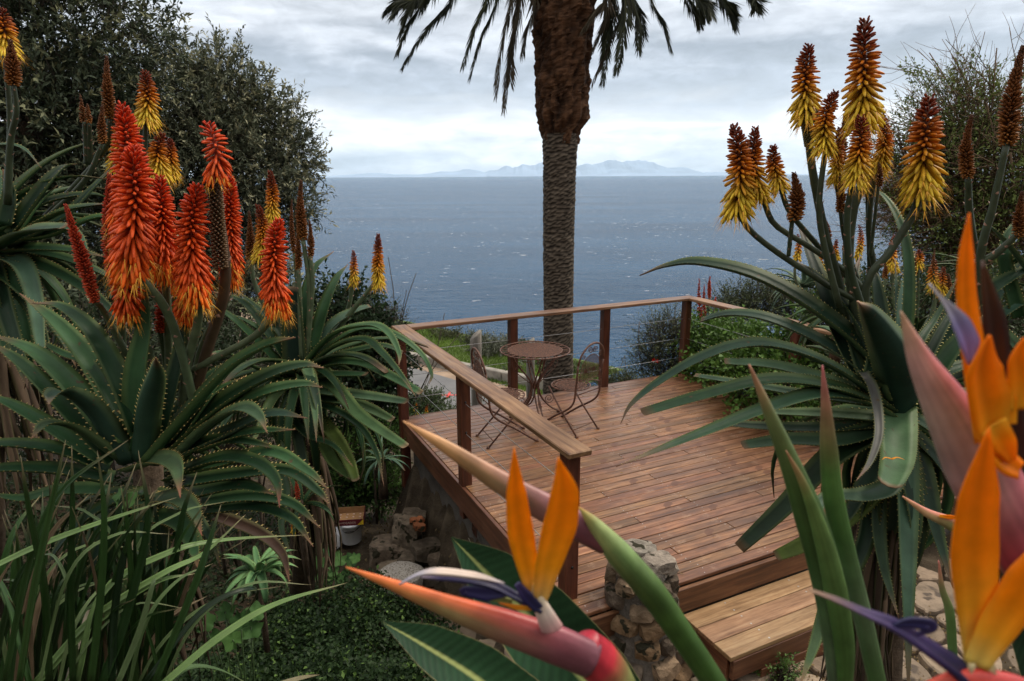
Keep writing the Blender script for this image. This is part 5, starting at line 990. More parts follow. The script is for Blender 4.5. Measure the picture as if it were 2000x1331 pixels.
small_aloe((1480, 640), 9.5, .5, 18, .06, 'aloe with tall red-brown spikes just behind the far right corner post', [((1366, 545), (1372, 640), 14, 'redbud'), ((1387, 540), (1386, 585), 11, 'redbud'), ((1376, 556), (1378, 620), 10, 'redbud'), ((1398, 580), (1398, 600), 7, 'redbud')], stemh=.6)
small_aloe((1640, 620), 5.5, .6, 24, .07, 'flowering aloe behind the huge right aloe, seen between its stalks', [((1612, 430), (1613, 480), 20, 'bud'), ((1634, 468), (1634, 505), 16, 'yellow'), ((1650, 452), (1648, 490), 13, 'bud'), ((1558, 458), (1556, 505), 18, 'yellow'), ((1600, 485), (1604, 525), 16, 'yellow'), ((1678, 440), (1674, 500), 17, 'yellow')])
small_aloe((1780, 680), 5.0, .6, 26, .07, 'flowering aloe with orange and yellow spikes left of the tall orange petal', [((1748, 460), (1745, 525), 24, 'yellow'), ((1794, 488), (1793, 520), 20, 'yellow'), ((1826, 486), (1824, 530), 10, 'bud'), ((1826, 510), (1824, 560), 26, 'yellow'), ((1843, 522), (1842, 575), 22, 'yellow'), ((1852, 535), (1851, 580), 20, 'bud'), ((1728, 512), (1728, 545), 15, 'bud'), ((1786, 498), (1786, 540), 15, 'bud')])
small_aloe((1940, 560), 5.4, .7, 26, .07, 'aloe half hidden behind the twiggy tree at the right')
small_aloe((740, 850), 9.5, .4, 16, .06, 'little aloe with orange torch spikes below the road, left of the deck', [((724, 768), (724, 795), 9, 'yellow'), ((706, 806), (707, 828), 8, 'yellow'), ((716, 806), (717, 830), 8, 'yellow'), ((728, 808), (728, 832), 7, 'yellow')])
small_aloe((820, 840), 9.0, .35, 14, .05, 'little aloe with a single orange torch beside the corner post', [((813, 776), (813, 808), 10, 'yellow'), ((835, 790), (834, 812), 8, 'yellow')])
small_aloe((588, 985), 3.0, .2, 10, .03, 'tiny aloe with a red and yellow spike under the arching leaves', [((578, 942), (582, 975), 15, 'redbud'), ((573, 1015), (573, 1040), 12, 'yellow')], stemh=.3)

# ------------------------------------------------------------------ shrubs
DK0, DK1 = (.012, .026, .012), (.035, .062, .025)
shrub('shrub', [bl(690, 690, 7.2, 75), bl(740, 700, 7.2, 50), bl(650, 620, 7.0, 60), bl(700, 620, 7.4, 45), bl(650, 760, 7, 90), bl(730, 770, 7.1, 50)], 'dense dark glossy shrub between the arching aloe leaves and the deck corner', n=1300, per=10, ln=.06, wd=.045, c0=DK0, c1=DK1, shell=.5)
shrub('shrub', [bl(735, 625, 8.6, 38, 26), bl(760, 640, 8.6, 25)], 'grey-brown twiggy shrub top just above the railing corner', n=500, per=8, ln=.03, wd=.014, c0=(.05, .06, .035), c1=(.12, .12, .08), shell=.2)
shrub('shrub', [bl(720, 860, 6.8, 60, 30), bl(750, 840, 7.4, 50, 25), bl(690, 935, 7.1, 60, 26), bl(755, 940, 7.0, 36, 28)], 'bright green leafy undergrowth left of the deck corner', n=850, per=9, ln=.06, wd=.022, c0=(.04, .09, .02), c1=(.10, .19, .04), upb=.9, shell=.3)
shrub('shrub', [bl(685, 965, 7.1, 50, 22), bl(745, 965, 7.1, 45, 22), bl(640, 950, 7, 45, 30)], 'low green lance-leaved plants behind the bucket', n=420, per=9, ln=.07, wd=.026, c0=(.035, .075, .02), c1=(.09, .16, .05), upb=1.0, shell=.2)
shrub('shrub', [bl(880, 676, 31, 36, 22), bl(915, 694, 30, 34, 24), bl(850, 664, 32, 28, 12)], 'olive coastal bush beyond the parapet, left of the grey gate posts', n=1500, per=8, ln=.14, wd=.06, c0=(.035, .045, .02), c1=(.10, .105, .05), shell=.2, twig=.35)
shrub('shrub', [bl(960, 700, 28, 42, 32), bl(995, 692, 29, 38, 30), bl(935, 684, 30, 30, 28)], 'silvery coastal bush beyond the parapet, between the gate posts', n=1700, per=8, ln=.13, wd=.06, c0=(.045, .055, .035), c1=(.17, .18, .13), shell=.2, twig=.35)
shrub('shrub', [bl(1030, 712, 27, 34, 30), bl(1070, 725, 26, 32, 24), bl(1120, 735, 25.5, 34, 20), bl(1010, 735, 25.3, 26, 14)], 'coastal bush beyond the parapet, behind the table', n=800, per=8, ln=.13, wd=.06, c0=(.03, .05, .02), c1=(.12, .14, .08), shell=.2, twig=.35)
shrub('shrub', [bl(835, 795, 13.5, 34, 20), bl(880, 815, 12.5, 25, 10), bl(800, 800, 13.5, 22, 18), bl(930, 815, 12, 30, 8)], 'low dark green bush at the near edge of the road', n=900, per=8, ln=.06, wd=.03, c0=(.025, .045, .015), c1=(.07, .10, .035), shell=.2)
shrub('shrub', [bl(1185, 750, 11, 18, 10), bl(1225, 745, 11, 20, 9)], 'small bush peeping over the back edge of the deck right of the palm', n=300, per=8, ln=.04, wd=.018, c0=(.04, .06, .02), c1=(.11, .13, .05), shell=.2)
shrub('shrub', [bl(1290, 660, 8.8, 42), bl(1270, 700, 8.7, 35), bl(1320, 640, 8.9, 28), bl(1300, 720, 8.6, 40)], 'grey-green small-leaved bush outside the back railing by the corner post', n=800, per=9, ln=.035, wd=.013, c0=(.035, .05, .025), c1=(.10, .12, .06), shell=.15, tipc=(.15, .17, .07))
vine = [bl(1395, 665, 8.5, 45, 32), bl(1450, 685, 7.8, 50, 36), bl(1520, 705, 7.2, 55, 36), bl(1400, 725, 8.0, 50, 30), bl(1470, 740, 7.0, 60, 45), bl(1580, 720, 6.8, 50, 40), bl(1365, 700, 8.7, 26, 45), bl(1540, 770, 6.4, 60, 34), bl(1600, 640, 7.2, 36, 26)]
vn = shrub('vine_shrub', vine, 'bright green scrambling vine covering the right side railing', n=1900, per=8, ln=.055, wd=.05, c0=(.035, .08, .015), c1=(.12, .22, .04), shell=.4, stems=10)
mb = MB()
for x, y in ((1276, 703), (1283, 705), (1411, 674)):
    c_ = P(x, y, 8.1 if x < 1300 else 7.0)
    for k_ in range(5): a = k_*1.257; blade(mb, [c_, c_+V((math.cos(a)*.03, -.02, math.sin(a)*.03))], .022, (0, -1, 0), base=(.65, .02, .015), thick=.05, seg=5)
mb.build('red_flower', M_petal, vn)
shrub('shrub', [bl(1480, 590, 12, 55, 35), bl(1440, 600, 12, 40, 30), bl(1540, 590, 12, 50, 36), bl(1400, 620, 11.5, 36, 26)], 'rounded olive bush on the slope behind the right railing', n=1400, per=9, ln=.05, wd=.02, c0=(.03, .045, .02), c1=(.10, .12, .055), shell=.3)
shrub('shrub', [bl(1660, 590, 9, 60, 40), bl(1730, 610, 8, 70, 60), bl(1830, 620, 7, 80, 70), bl(1920, 640, 7, 80, 80), bl(1620, 660, 6.8, 50, 60), bl(1700, 700, 6, 70, 60)], 'dark mixed scrub behind the huge right aloe', n=1800, per=9, ln=.06, wd=.03, c0=(.015, .03, .012), c1=(.06, .09, .035), shell=.4)
shrub('shrub', [bl(440, 720, 5.6, 120, 60), bl(340, 740, 5, 120, 70), bl(520, 740, 5.2, 90, 60), bl(160, 700, 4.4, 140, 80), bl(30, 760, 4, 120, 90), bl(420, 860, 4.4, 130, 70)], 'dark leafy scrub under the trees behind the foreground aloe', n=2300, per=9, ln=.05, wd=.022, c0=(.012, .022, .010), c1=(.04, .058, .025), shell=.3)
# ivy bank
ivy = MB()
def ground_leaves(name, xr, yr, n, ln, wd, c0, c1, h, label, keep, per=4, tipc=None, zf=terr):
    xs_ = rng.uniform(*xr, n*3); ys_ = rng.uniform(*yr, n*3); pts = [(x, y) for x, y in zip(xs_, ys_) if keep(x, y)][:n]
    base = np.array([(x, y, zf(x, y)) for x, y in pts]); m = len(base); idx = np.repeat(np.arange(m), per)
    mound = np.array([.5+.9*mn.noise(V((x*2.2, y*2.2, 5))) for x, y in pts])
    c = base[idx]+rng.normal(size=(m*per, 3))*np.array([.05, .05, 0])+np.array([0, 0, 1])*(rng.uniform(0, 1, m*per)*h*np.clip(mound, .15, 1.3)[idx])[:, None]
    d = rng.normal(size=(m*per, 3))+np.array([0, -.2, .35]); d /= np.linalg.norm(d, axis=1, keepdims=True); nn = rng.normal(size=(m*per, 3))*.5+np.array([0, -.1, 1])
    s_ = rng.uniform(0, 1, m)[idx]*.5+rng.uniform(0, 1, m*per)*.5; cols = np.array(c0)*(1-s_[:, None])+np.array(c1)*s_[:, None]
    if tipc is not None: tp = (rng.uniform(0, 1, m*per) > .93)[:, None]; cols = np.where(tp, np.array(tipc), cols)
    vv, qq, cc = leafquads(c, d, nn, ln*rng.uniform(.6, 1.3, m*per), wd*rng.uniform(.7, 1.3, m*per), cols, .15)
    o = np_mesh(name, vv, qq, cc, M_leaf); setp(o, label, kind='stuff'); return o
fl_keep = lambda x, y: not (-.62 < x < .3 and 3.5 < y < 5)
ground_leaves('ivy', (-2.2, -.15), (2.0, 4.9), 12500, .036, .024, (.008, .020, .007), (.034, .066, .02), .42, 'small-leaved dark green ivy covering the bank below the flowers', lambda x, y: x < -.2-.25*(y-3.2) and not (y > 4.8 and x > -1.3) and (x > -2.0 or y < 4.0), tipc=(.11, .19, .045))
ground_leaves('undergrowth', (-6, -1.9), (1.2, 7.5), 6500, .06, .03, (.010, .020, .008), (.035, .055, .02), .35, 'dark undergrowth on the left bank', lambda x, y: True)
ground_leaves('ground_cover', (2.0, 6), (1.5, 9), 4500, .05, .03, (.012, .024, .010), (.05, .08, .03), .3, 'dark ground cover around the right aloes', lambda x, y: x > 2.6+.2*mn.noise(V((x, y, 0))) and (V((x, y, 0))-O).dot(U) > DU+.1 or y < 2.3 and x > 2.2)
ground_leaves('leaf_litter', (-2.4, .4), (3.4, 7.2), 1500, .03, .02, (.06, .04, .02), (.20, .15, .07), .006, 'dry fallen leaves on the soil left of the deck', lambda x, y: (V((x, y, 0))-O).dot(U) < -.05, per=2)
ground_leaves('paving_litter', (.4, 3.2), (2.7, 4.6), 500, .02, .014, (.08, .05, .02), (.26, .18, .08), .01, 'dry crumbs of leaves on the flagstones', lambda x, y: (V((x, y, 0))-O).dot(VV) > DV+.5, per=2, zf=lambda x, y: -.425)
deck_keep = lambda x, y: .1 < (V((x, y, 0))-O).dot(U) < DU-.1 and .1 < (V((x, y, 0))-O).dot(VV) < DV-.05
ground_leaves('fallen_leaves', (-1, 3.6), (3.3, 8.3), 34, .03, .013, (.07, .04, .015), (.30, .19, .07), .004, 'a few small dry fallen leaves scattered over the deck boards', deck_keep, per=1, zf=lambda x, y: .004)
# grass verges by the road
def blades_grass(name, a, b_, w0, w1, n, h, label):
    pts = []; m = n; t_ = rng.uniform(-.6, 1.25, m); s_ = rng.uniform(w0, w1, m)
    base = np.array([tuple(a+(b_-a)*tt+nr*ss) for tt, ss in zip(t_, s_)]); base[:, 2] = zr
    lean = rng.normal(size=(m, 3))*.35; tip = base+(np.array([0, 0, 1])+lean)*(h*rng.uniform(.5, 1.3, m))[:, None]; sd_ = rng.normal(size=(m, 3)); sd_[:, 2] = 0; sd_ /= np.linalg.norm(sd_, axis=1, keepdims=True)
    v_ = np.stack([base-sd_*.02, base+sd_*.02, tip], 1).reshape(-1, 3); c_ = rng.uniform(0, 1, m)[:, None]; cols = np.repeat(np.array((.07, .12, .015))*(1-c_)+np.array((.15, .23, .035))*c_, 3, axis=0)
    patch = np.repeat(np.array([mn.noise(V((x*.5, y*.5, 0))) for x, y in base[:, :2]]), 3)[:, None]; cols = cols*(1+patch*.7)
    o = np_mesh(name, v_, np.arange(len(v_)).reshape(-1, 3), cols, M_grass); setp(o, label, kind='stuff')
mb = MB()
for tt in range(2): pass
def green_strip(off0, off1, label):
    a = ra-dr*20; b_ = rb_+dr*4; a2, b2 = a+nr*off0, b_+nr*off0; a3, b3 = a+nr*off1, b_+nr*off1; mb = MB(); q = [a2, b2, b3, a3]; mb.add([V((v.x, v.y, zr+.012)) for v in q], [(0, 1, 2, 3)]); setp(mb.build('verge', mat('verge_turf', (.08, .12, .025), rough=.9, nscale=1.2, ncols=[(.3, .7), (.7, 1.2)])), label, kind='structure')
green_strip(-5.5, -.75, 'green turf strip on the sea side of the road')
blades_grass('grass', ra-dr*2, rb_+dr*2.2, -5.2, -.7, 26000, .11, 'bright green grass of the roadside verge')
# grey gate posts
def gate_post(px, ytop, Y, wpx, label, tilt=0):
    p = P(px, ytop, Y); z0 = terr(p.x, p.y)-.2; wd_ = wpx*Y/FP; mb = MB(); n = 14; vs = []; rows = 10
    for j in range(rows+1):
        z = z0+(p.z-z0)*j/rows
        for i in range(n): a = 2*math.pi*i/n; r = wd_/2*(1+.1*mn.noise(V((math.cos(a)*2, math.sin(a)*2, z*1.5)))); zz = z+(wd_*.45*math.cos(a-.4) if j == rows else 0); vs.append(V((p.x+math.cos(a)*r+tilt*(z-z0), p.y+math.sin(a)*r, zz)))
    mb.add(vs, [(j*n+i, j*n+(i+1) % n, (j+1)*n+(i+1) % n, (j+1)*n+i) for j in range(rows) for i in range(n)]+[tuple(range(rows*n, (rows+1)*n))]); setp(mb.build('gate_post', M_grey, o0=(p.x, p.y, z0)), label, 'post', 'weathered gate posts beyond the deck')
gate_post(929, 655, 11, 23, 'weathered grey timber post behind the left chair, the taller of two'); gate_post(1036, 668, 11, 17, 'slimmer weathered grey timber post seen behind the table')
# geranium-like plants with round lobed leaves
def lobed(mb, c, nrm, r, base):
    nrm = nrm.normalized(); a_ = nrm.cross(V((0, 1, .3))).normalized(); b_ = nrm.cross(a_); n = 20; vs = [c-nrm*r*.15]; a0 = random.uniform(0, 6.28)
    for i in range(n): g = a0+2*math.pi*i/n; rr = r*(1+.16*math.cos(g*5)+.05*math.cos(g*11))*(.45 if i == 0 else 1); vs.append(c+(a_*math.cos(g)+b_*math.sin(g))*rr+nrm*r*.12*math.cos(g*5))
    mb.add(vs, [(0, 1+i, 1+(i+1) % n) for i in range(n)], [tuple(x*1.3 for x in base)]+[base]*n)
def geranium(pts, Y, r, label):
    c = P(pts[0][0], pts[0][1], Y); th = thing('leafy_plant', V((c.x, c.y, terr(c.x, c.y))), label, 'plant'); b0 = V(th.location); st = MB()
    for x, y in pts:
        q = P(x, y, Y+random.uniform(-.1, .1)); st.tube(cr([b0, (b0+q)/2+rv(.04), q], 6), .003, 4, c=(.05, .09, .03)); mb = MB(); lobed(mb, q, V((random.uniform(-.4, .4), -.7, .8)), r*random.uniform(.7, 1.15), mixc((.035, .085, .025), (.08, .17, .045), random.random())); mb.build('leaf', M_leaf, th)
    st.build('stem', M_stalk, th)
geranium([(440, 1195), (420, 1245), (490, 1225), (470, 1210), (500, 1195), (400, 1215), (455, 1250)], 2.3, .042, 'plant with round scalloped green leaves under the bright small aloe')
geranium([(645, 1078), (662, 1092), (684, 1096), (650, 1115), (622, 1100), (676, 1118), (694, 1090), (640, 1132), (612, 1122), (665, 1132)], 4.9, .06, 'lobed-leaf green plant in front of the white bucket')
geranium([(145, 1205), (150, 1190)], 1.9, .035, 'single bright round leaf plant among the strap leaves')
geranium([(235, 968), (245, 975), (345, 1050)], 2.0, .03, 'little green leaf sprig below the foreground aloe')
for x, y, lb in ((1130, 1168, 'small nettle-like weed at the foot of the end post'), (1460, 1300, 'low trailing green weed on the flagstones, left one'), (1500, 1290, 'upright green weed on the flagstones beside the rolled leaf'), (1530, 1318, 'spreading green weed at the bottom edge on the flagstones')):
    c = G(x, y, -.40); shrub('weed', [(c, .07, .07, .04), (c+V((.05, .02, .02)), .05, .05, .04)], lb, 'weed', n=45, per=7, ln=.028, wd=.013, c0=(.04, .08, .02), c1=(.12, .20, .05), base=V((c.x, c.y, c.z-.05)), stems=2, twig=.08, upb=.8)

# ------------------------------------------------------------------ strap-leaved clump, lower left
SG = [(.006, .016, .005), (.012, .032, .008), (.024, .060, .014)]
cl = thing('strap_leaf_clump', P(120, 1500, 1.5), 'clump of long green strap leaves in the lower left corner', 'grass clump')
def strap(path, Y0, dY, w_, c=None, par=cl, name='leaf'):
    m = len(path); pts = [P(x, y, Y0+dY*i/(m-1)) for i, (x, y) in enumerate(path)]; base = c or mixc(random.choice(SG), random.choice(SG), random.random()); mb = MB()
    blade(mb, pts, w_*Y0/FP, (0, -.6, .8), thick=.06, chan=.22, base=base, tip=(.22, .18, .10), edge=tuple(x*1.4 for x in base), seg=18, prof=lambda t_: (1-t_**3)*(.85+.15*math.sin(t_*3))); mb.build(name, M_strel, par)
LG = (.11, .18, .06)
for w_, dY, c, pth in [(16, .1, LG, [(-20, 1112), (80, 1065), (200, 1020), (345, 972)]), (18, .3, LG, [(60, 1345), (180, 1210), (320, 1120), (400, 1080), (480, 1005)]), (18, .4, LG, [(150, 1340), (200, 1160), (330, 1080), (440, 1055), (600, 1045)]), (18, .2, LG, [(70, 1340), (180, 1225), (300, 1140), (385, 1120)]),
                       (20, .3, LG, [(310, 1345), (430, 1245), (540, 1180), (680, 1138)]), (26, -.1, None, [(40, 1340), (70, 1150), (105, 980), (128, 860)]), (22, .1, None, [(180, 1340), (200, 1150), (205, 1000), (190, 880)]), (20, .1, None, [(145, 1340), (140, 1150), (143, 1000), (140, 870)]), (24, 0, None, [(100, 1340), (90, 1150), (60, 1000), (40, 890)]),
                       (26, .2, None, [(200, 1340), (250, 1200), (290, 1020), (270, 880)]), (18, .1, (.08, .12, .05), [(230, 1340), (275, 1230), (300, 1140), (305, 1130)]), (22, .1, None, [(300, 1345), (380, 1150), (410, 1060), (432, 985)]), (20, .1, None, [(10, 1340), (60, 1100), (120, 960), (250, 860)]), (18, .2, (.09, .15, .06), [(320, 1340), (370, 1305), (430, 1310), (500, 1345)]),
                       (16, .2, (.16, .14, .08), [(540, 1340), (590, 1325), (625, 1318)]), (16, .2, None, [(60, 1340), (20, 1180), (-20, 1100)]), (14, .3, (.15, .13, .09), [(130, 1340), (150, 1270), (170, 1200), (178, 1190)]), (20, .2, None, [(220, 1340), (225, 1200), (250, 1060), (300, 960)]), (16, .3, None, [(280, 1340), (400, 1190), (500, 1150), (480, 1200)])]:
    strap(pth, 1.3, dY, w_, c)
for i in range(135):
    x = random.uniform(-60, 330); lean = random.uniform(-90, 170); top = random.uniform(880, 1180); c = (.14, .10, .06) if random.random() < .12 else None
    strap([(x, 1400), (x+lean*.15, 1400-(1400-top)*.4), (x+lean*.5, 1400-(1400-top)*.75), (x+lean, top+random.uniform(-10, 50))], random.uniform(1.35, 2.0), random.uniform(-.1, .3), random.uniform(9, 22), c)

for i in range(16):
    x = random.uniform(-20, 330); hx = random.uniform(120, 330)*random.choice((1, 1, 1, -.6)); ty = random.uniform(960, 1180)
    strap([(x, 1400), (x+hx*.25, ty+110), (x+hx*.6, ty+25), (x+hx, ty+random.uniform(-10, 60))], random.uniform(1.25, 1.6), .2, random.uniform(7, 12), mixc((.05, .09, .03), (.12, .17, .07), random.random()))
# ------------------------------------------------------------------ birds of paradise, foreground
def bract(par, path, rad, Y0, dY, cols, name='bract', flat=.8, n=40, ridge_c=None):
    m = len(path); pts = [P(x, y, Y0+dY*i/(m-1)) for i, (x, y) in enumerate(path)]; k_ = 48; q = cr(pts, k_); mb = MB(); vs = []; cs = []; nrm = V((0, -.15, 1)); fib = [random.uniform(.84, 1.12) for _ in range(n)]
    for i, p in enumerate(q):
        t_ = i/(k_-1); tg = (q[min(i+1, k_-1)]-q[max(i-1, 0)]).normalized(); nrm = (nrm-tg*nrm.dot(tg)).normalized(); s = tg.cross(nrm); r = interp(rad, t_)*Y0/FP; cb = interp_c(cols, t_)
        for j in range(n):
            a = 2*math.pi*j/n; pk = max(0, math.cos(a))**6
            vs.append(p+nrm*math.cos(a)*r*(1+.10*pk)+s*math.sin(a)*r*flat); cv = mixc(cb, interp_c(ridge_c, t_), max(0, math.cos(a)-.35)*1.4) if ridge_c else cb; fv = fib[j]*(1+.28*mn.fractal(vs[-1]*38, .8, 2, 4)); cs.append(tuple(x*fv for x in cv))
    mb.add(vs, [(i*n+j, i*n+(j+1) % n, (i+1)*n+(j+1) % n, (i+1)*n+j) for i in range(k_-1) for j in range(n)]+[tuple(range(n-1, -1, -1)), tuple(range((k_-1)*n, k_*n))], cs); return mb.build(name, M_bract, par)
def interp_c(cs, t_): k_ = t_*(len(cs)-1); i = min(int(k_), len(cs)-2); return mixc(cs[i], cs[i+1], k_-i)
def petal(par, path, ws, Y0, dY, cols, name='petal', n0=(0, -1, .1), chan=.12, thick=.03, m_=None, yb=0):
    m = len(path); pts = [P(x, y, Y0+yb+dY*i/(m-1)) for i, (x, y) in enumerate(path)]; k_ = 24; q = cr(pts, k_); mb = MB(); vs = []; cs = []; nrm = V(n0); fib = [random.uniform(.86, 1.0) for _ in range(6)]
    for i, p in enumerate(q):
        t_ = i/(k_-1); tg = (q[min(i+1, k_-1)]-q[max(i-1, 0)]).normalized(); nrm = (nrm-tg*nrm.dot(tg)).normalized(); s = tg.cross(nrm); w_ = max(.3, interp(ws, t_))*.5*Y0/FP; c_ = interp_c(cols, t_); th_ = w_*thick+.0004
        for a, h in ((-1, chan), (-.5, chan*.45), (-.08, 0), (.08, 0), (.5, chan*.45), (1, chan)): vs.append(p+s*a*w_+nrm*h*w_*2+nrm*th_); cs.append(tuple(x*(.82 if abs(a) < .1 else 1)*fib[int((a+1)*2.5)] for x in c_))
        for a, h in ((1, chan), (.5, chan*.45), (0, -.12), (-.5, chan*.45), (-1, chan)): vs.append(p+s*a*w_+nrm*h*w_*2-nrm*th_); cs.append(c_)
    n = 11; mb.add(vs, [(i*n+j, i*n+(j+1) % n, (i+1)*n+(j+1) % n, (i+1)*n+j) for i in range(k_-1) for j in range(n)]+[tuple(range(n-1, -1, -1)), tuple(range((k_-1)*n, k_*n))], cs); return mb.build(name, m_ or M_petal, par)
OR = [(.9, .68, .25), (1, .52, .02), (1, .40, .006), (1, .36, .004), (1, .34, .004)]
BL_ = [(.02, .02, .075), (.018, .015, .07), (.05, .035, .12)]
GRN = [(.06, .13, .03), (.05, .11, .025), (.035, .08, .02)]
s0 = G(1330, 1331, -.4)
S1 = thing('bird_of_paradise', V((.45, .95, terr(.45, .95))), 'bird of paradise plant with one open orange flower and one closed bud, centre foreground', 'flowering plant')
bract(S1, [(675, 1108), (765, 1142), (870, 1183), (980, 1222), (1080, 1258), (1155, 1290)], [1.5, 13, 26, 40, 46, 44], .52, .0, [(.75, .20, .05), (.60, .21, .06), (.27, .20, .08), (.20, .10, .065), (.15, .05, .06), (.17, .055, .075)], ridge_c=[(.8, .2, .05), (.8, .17, .04), (.75, .13, .03), (.46, .045, .035), (.27, .06, .08), (.24, .09, .12)])
bract(S1, [(1140, 1262), (1165, 1290), (1195, 1325), (1225, 1375), (1250, 1440)], [38, 49, 47, 40, 34], .52, .06, [(.40, .025, .045), (.45, .03, .045), (.22, .22, .08), (.12, .2, .05), (.07, .14, .04)], 'sheath', flat=.85)
bract(S1, [(1250, 1430), (1290, 1600), (1330, 2100)], [36, 36, 36], .58, .15, GRN, 'stalk', flat=.95)
bract(S1, [(1076, 1226), (1060, 1192), (1049, 1166), (1044, 1140)], [26, 19, 13, 5], .508, -.004, [(.45, .22, .22), (.70, .58, .50), (.8, .66, .45), (.9, .5, .1)], 'flower_neck', flat=.7)
petal(S1, [(1046, 1172), (1032, 1110), (1017, 1040), (1008, 960), (1004, 874)], [26, 46, 58, 42, 1], .51, -.02, OR)
petal(S1, [(1054, 1178), (1068, 1110), (1090, 1030), (1100, 960), (1090, 893)], [30, 62, 82, 62, 1], .505, -.03, OR, n0=(.35, -1, 0), chan=.08)
petal(S1, [(1055, 1190), (1010, 1170), (960, 1145), (900, 1132), (850, 1128), (822, 1128)], [32, 20, 22, 26, 20, 6], .505, .0, [(.02, .02, .07), (.015, .015, .06), (.015, .012, .05), (.03, .022, .085), (.25, .2, .25)], 'blue_tongue', n0=(0, -.3, 1), chan=.3, thick=.25, m_=M_bract)
petal(S1, [(990, 1162), (950, 1158), (905, 1155), (958, 1178)], [8, 34, 18, 1], .503, 0, BL_, 'blue_tongue', n0=(0, -1, .2), thick=.15, m_=M_bract)
petal(S1, [(1052, 1188), (1030, 1165), (1010, 1140)], [22, 26, 14], .5, 0, BL_, 'blue_tongue', thick=.3, m_=M_bract)
petal(S1, [(985, 1140), (930, 1126), (860, 1118), (820, 1122), (780, 1142)], [3, 14, 16, 8, 3], .5, 0, [(.3, .26, .3), (.62, .5, .42), (.68, .55, .47), (.45, .42, .48), (.35, .33, .4)], 'stamen', n0=(0, -.4, 1), thick=.4, m_=M_bract)
petal(S1, [(1000, 1176), (960, 1165), (915, 1150)], [12, 20, 4], .512, 0, [(.3, .32, .08), (.35, .38, .12), (.2, .2, .05)], 'petal', m_=M_bract)
petal(S1, [(1040, 1188), (1010, 1186), (975, 1178)], [10, 12, 2], .50, 0, [(.9, .4, .03), (.9, .35, .02), (.8, .2, .02)])
bract(S1, [(787, 823), (870, 873), (970, 938), (1060, 990), (1130, 1028), (1185, 1062)], [1.5, 14, 24, 31, 33, 27], .62, -.02, [(.62, .32, .13), (.42, .24, .10), (.20, .14, .07), (.17, .085, .075), (.12, .045, .06), (.10, .04, .045)], ridge_c=[(.7, .36, .16), (.55, .3, .14), (.36, .17, .12), (.26, .10, .11), (.18, .06, .09), (.12, .05, .05)])
bract(S1, [(1130, 990), (1158, 1022), (1204, 1078), (1270, 1155), (1330, 1240), (1400, 1345), (1470, 1470)], [1, 14, 28, 31, 29, 28, 28], .585, .045, [(.50, .42, .12), (.26, .32, .12), (.10, .17, .055), (.035, .075, .016), (.035, .085, .016), (.04, .095, .018), (.045, .10, .02)], 'sheath', flat=.95, ridge_c=[(.5, .2, .05), (.35, .4, .16), (.22, .32, .12), (.10, .18, .05), (.09, .18, .05), (.09, .18, .05), (.06, .13, .03)])
bract(S1, [(1460, 1455), (1560, 1700), (1650, 2100)], [33, 34, 36], .62, .12, GRN, 'stalk', flat=.95)
def bigleaf(par, path, hw, Y0, dY, n0, base=(.018, .05, .022), dpy=0, name='leaf', rib=(.30, .34, .12)):
    m = len(path); pts = [P(x, y, Y0+dY*i/(m-1)) for i, (x, y) in enumerate(path)]; k_ = 110; q = cr(pts, k_); mb = MB(); vs = []; cs = []; nrm = V(n0); A_ = [-1, -.97, -.85, -.7, -.55, -.4, -.25, -.12, -.03, 0, .03, .12, .25, .4, .55, .7, .85, .97, 1]
    for i, p in enumerate(q):
        t_ = i/(k_-1); tg = (q[min(i+1, k_-1)]-q[max(i-1, 0)]).normalized(); nrm = (nrm-tg*nrm.dot(tg)).normalized(); s = tg.cross(nrm); w_ = max(.4, interp(hw, t_))*Y0/FP
        for a in A_:
            vein = .00045*math.sin(i*1.5-abs(a)*9); h = abs(a)**1.5*.30*w_+vein
            vs.append(p+s*a*w_+nrm*h); vv_ = 1+.16*math.sin(i*1.5-abs(a)*9)+.5*mn.noise(p*14+V((a, 0, 0))); c_ = tuple(x*vv_ for x in base); c_ = rib if abs(a) < .035 else ((.34, .30, .14) if abs(a) > .98 else c_); cs.append(c_)
    n = len(A_); o0_ = len(vs)
    vs2 = [v-nrm*.0012 for v in vs]; fs = [(i*n+j, i*n+j+1, (i+1)*n+j+1, (i+1)*n+j) for i in range(k_-1) for j in range(n-1)]
    mb.add(vs+vs2, fs+[tuple(o0_+v for v in reversed(f_)) for f_ in fs], cs+cs); return mb.build(name, M_strel, par)
bigleaf(S1, [(882, 1050), (950, 1120), (1040, 1215), (1150, 1340), (1260, 1480)], [1, 62, 95, 108, 90], .78, .05, (.35, -.8, .45))
bigleaf(S1, [(745, 1214), (830, 1262), (930, 1325), (1040, 1410), (1150, 1500)], [1, 48, 74, 80, 60], .66, .03, (.2, -.6, .8))
bract(S1, [(1250, 1470), (1330, 1700), (1400, 2200)], [10, 12, 16], .82, .15, GRN, 'leaf_stalk'); bract(S1, [(1140, 1495), (1260, 1700), (1400, 2200)], [10, 12, 16], .7, .2, GRN, 'leaf_stalk')
S2 = thing('bird_of_paradise', V((.75, .95, terr(.75, .95))), 'two tall rolled green bird of paradise leaves rising in front of the right aloe', 'flowering plant')
RL = [(.45, .2, .12), (.13, .17, .06), (.05, .10, .025), (.035, .08, .02), (.06, .11, .045), (.10, .14, .08)]
bract(S2, [(1463, 712), (1495, 790), (1540, 900), (1580, 1010), (1612, 1120), (1630, 1230), (1640, 1345)], [1.5, 10, 20, 31, 34, 30, 25], .66, .02, RL, 'rolled_leaf', flat=.85)
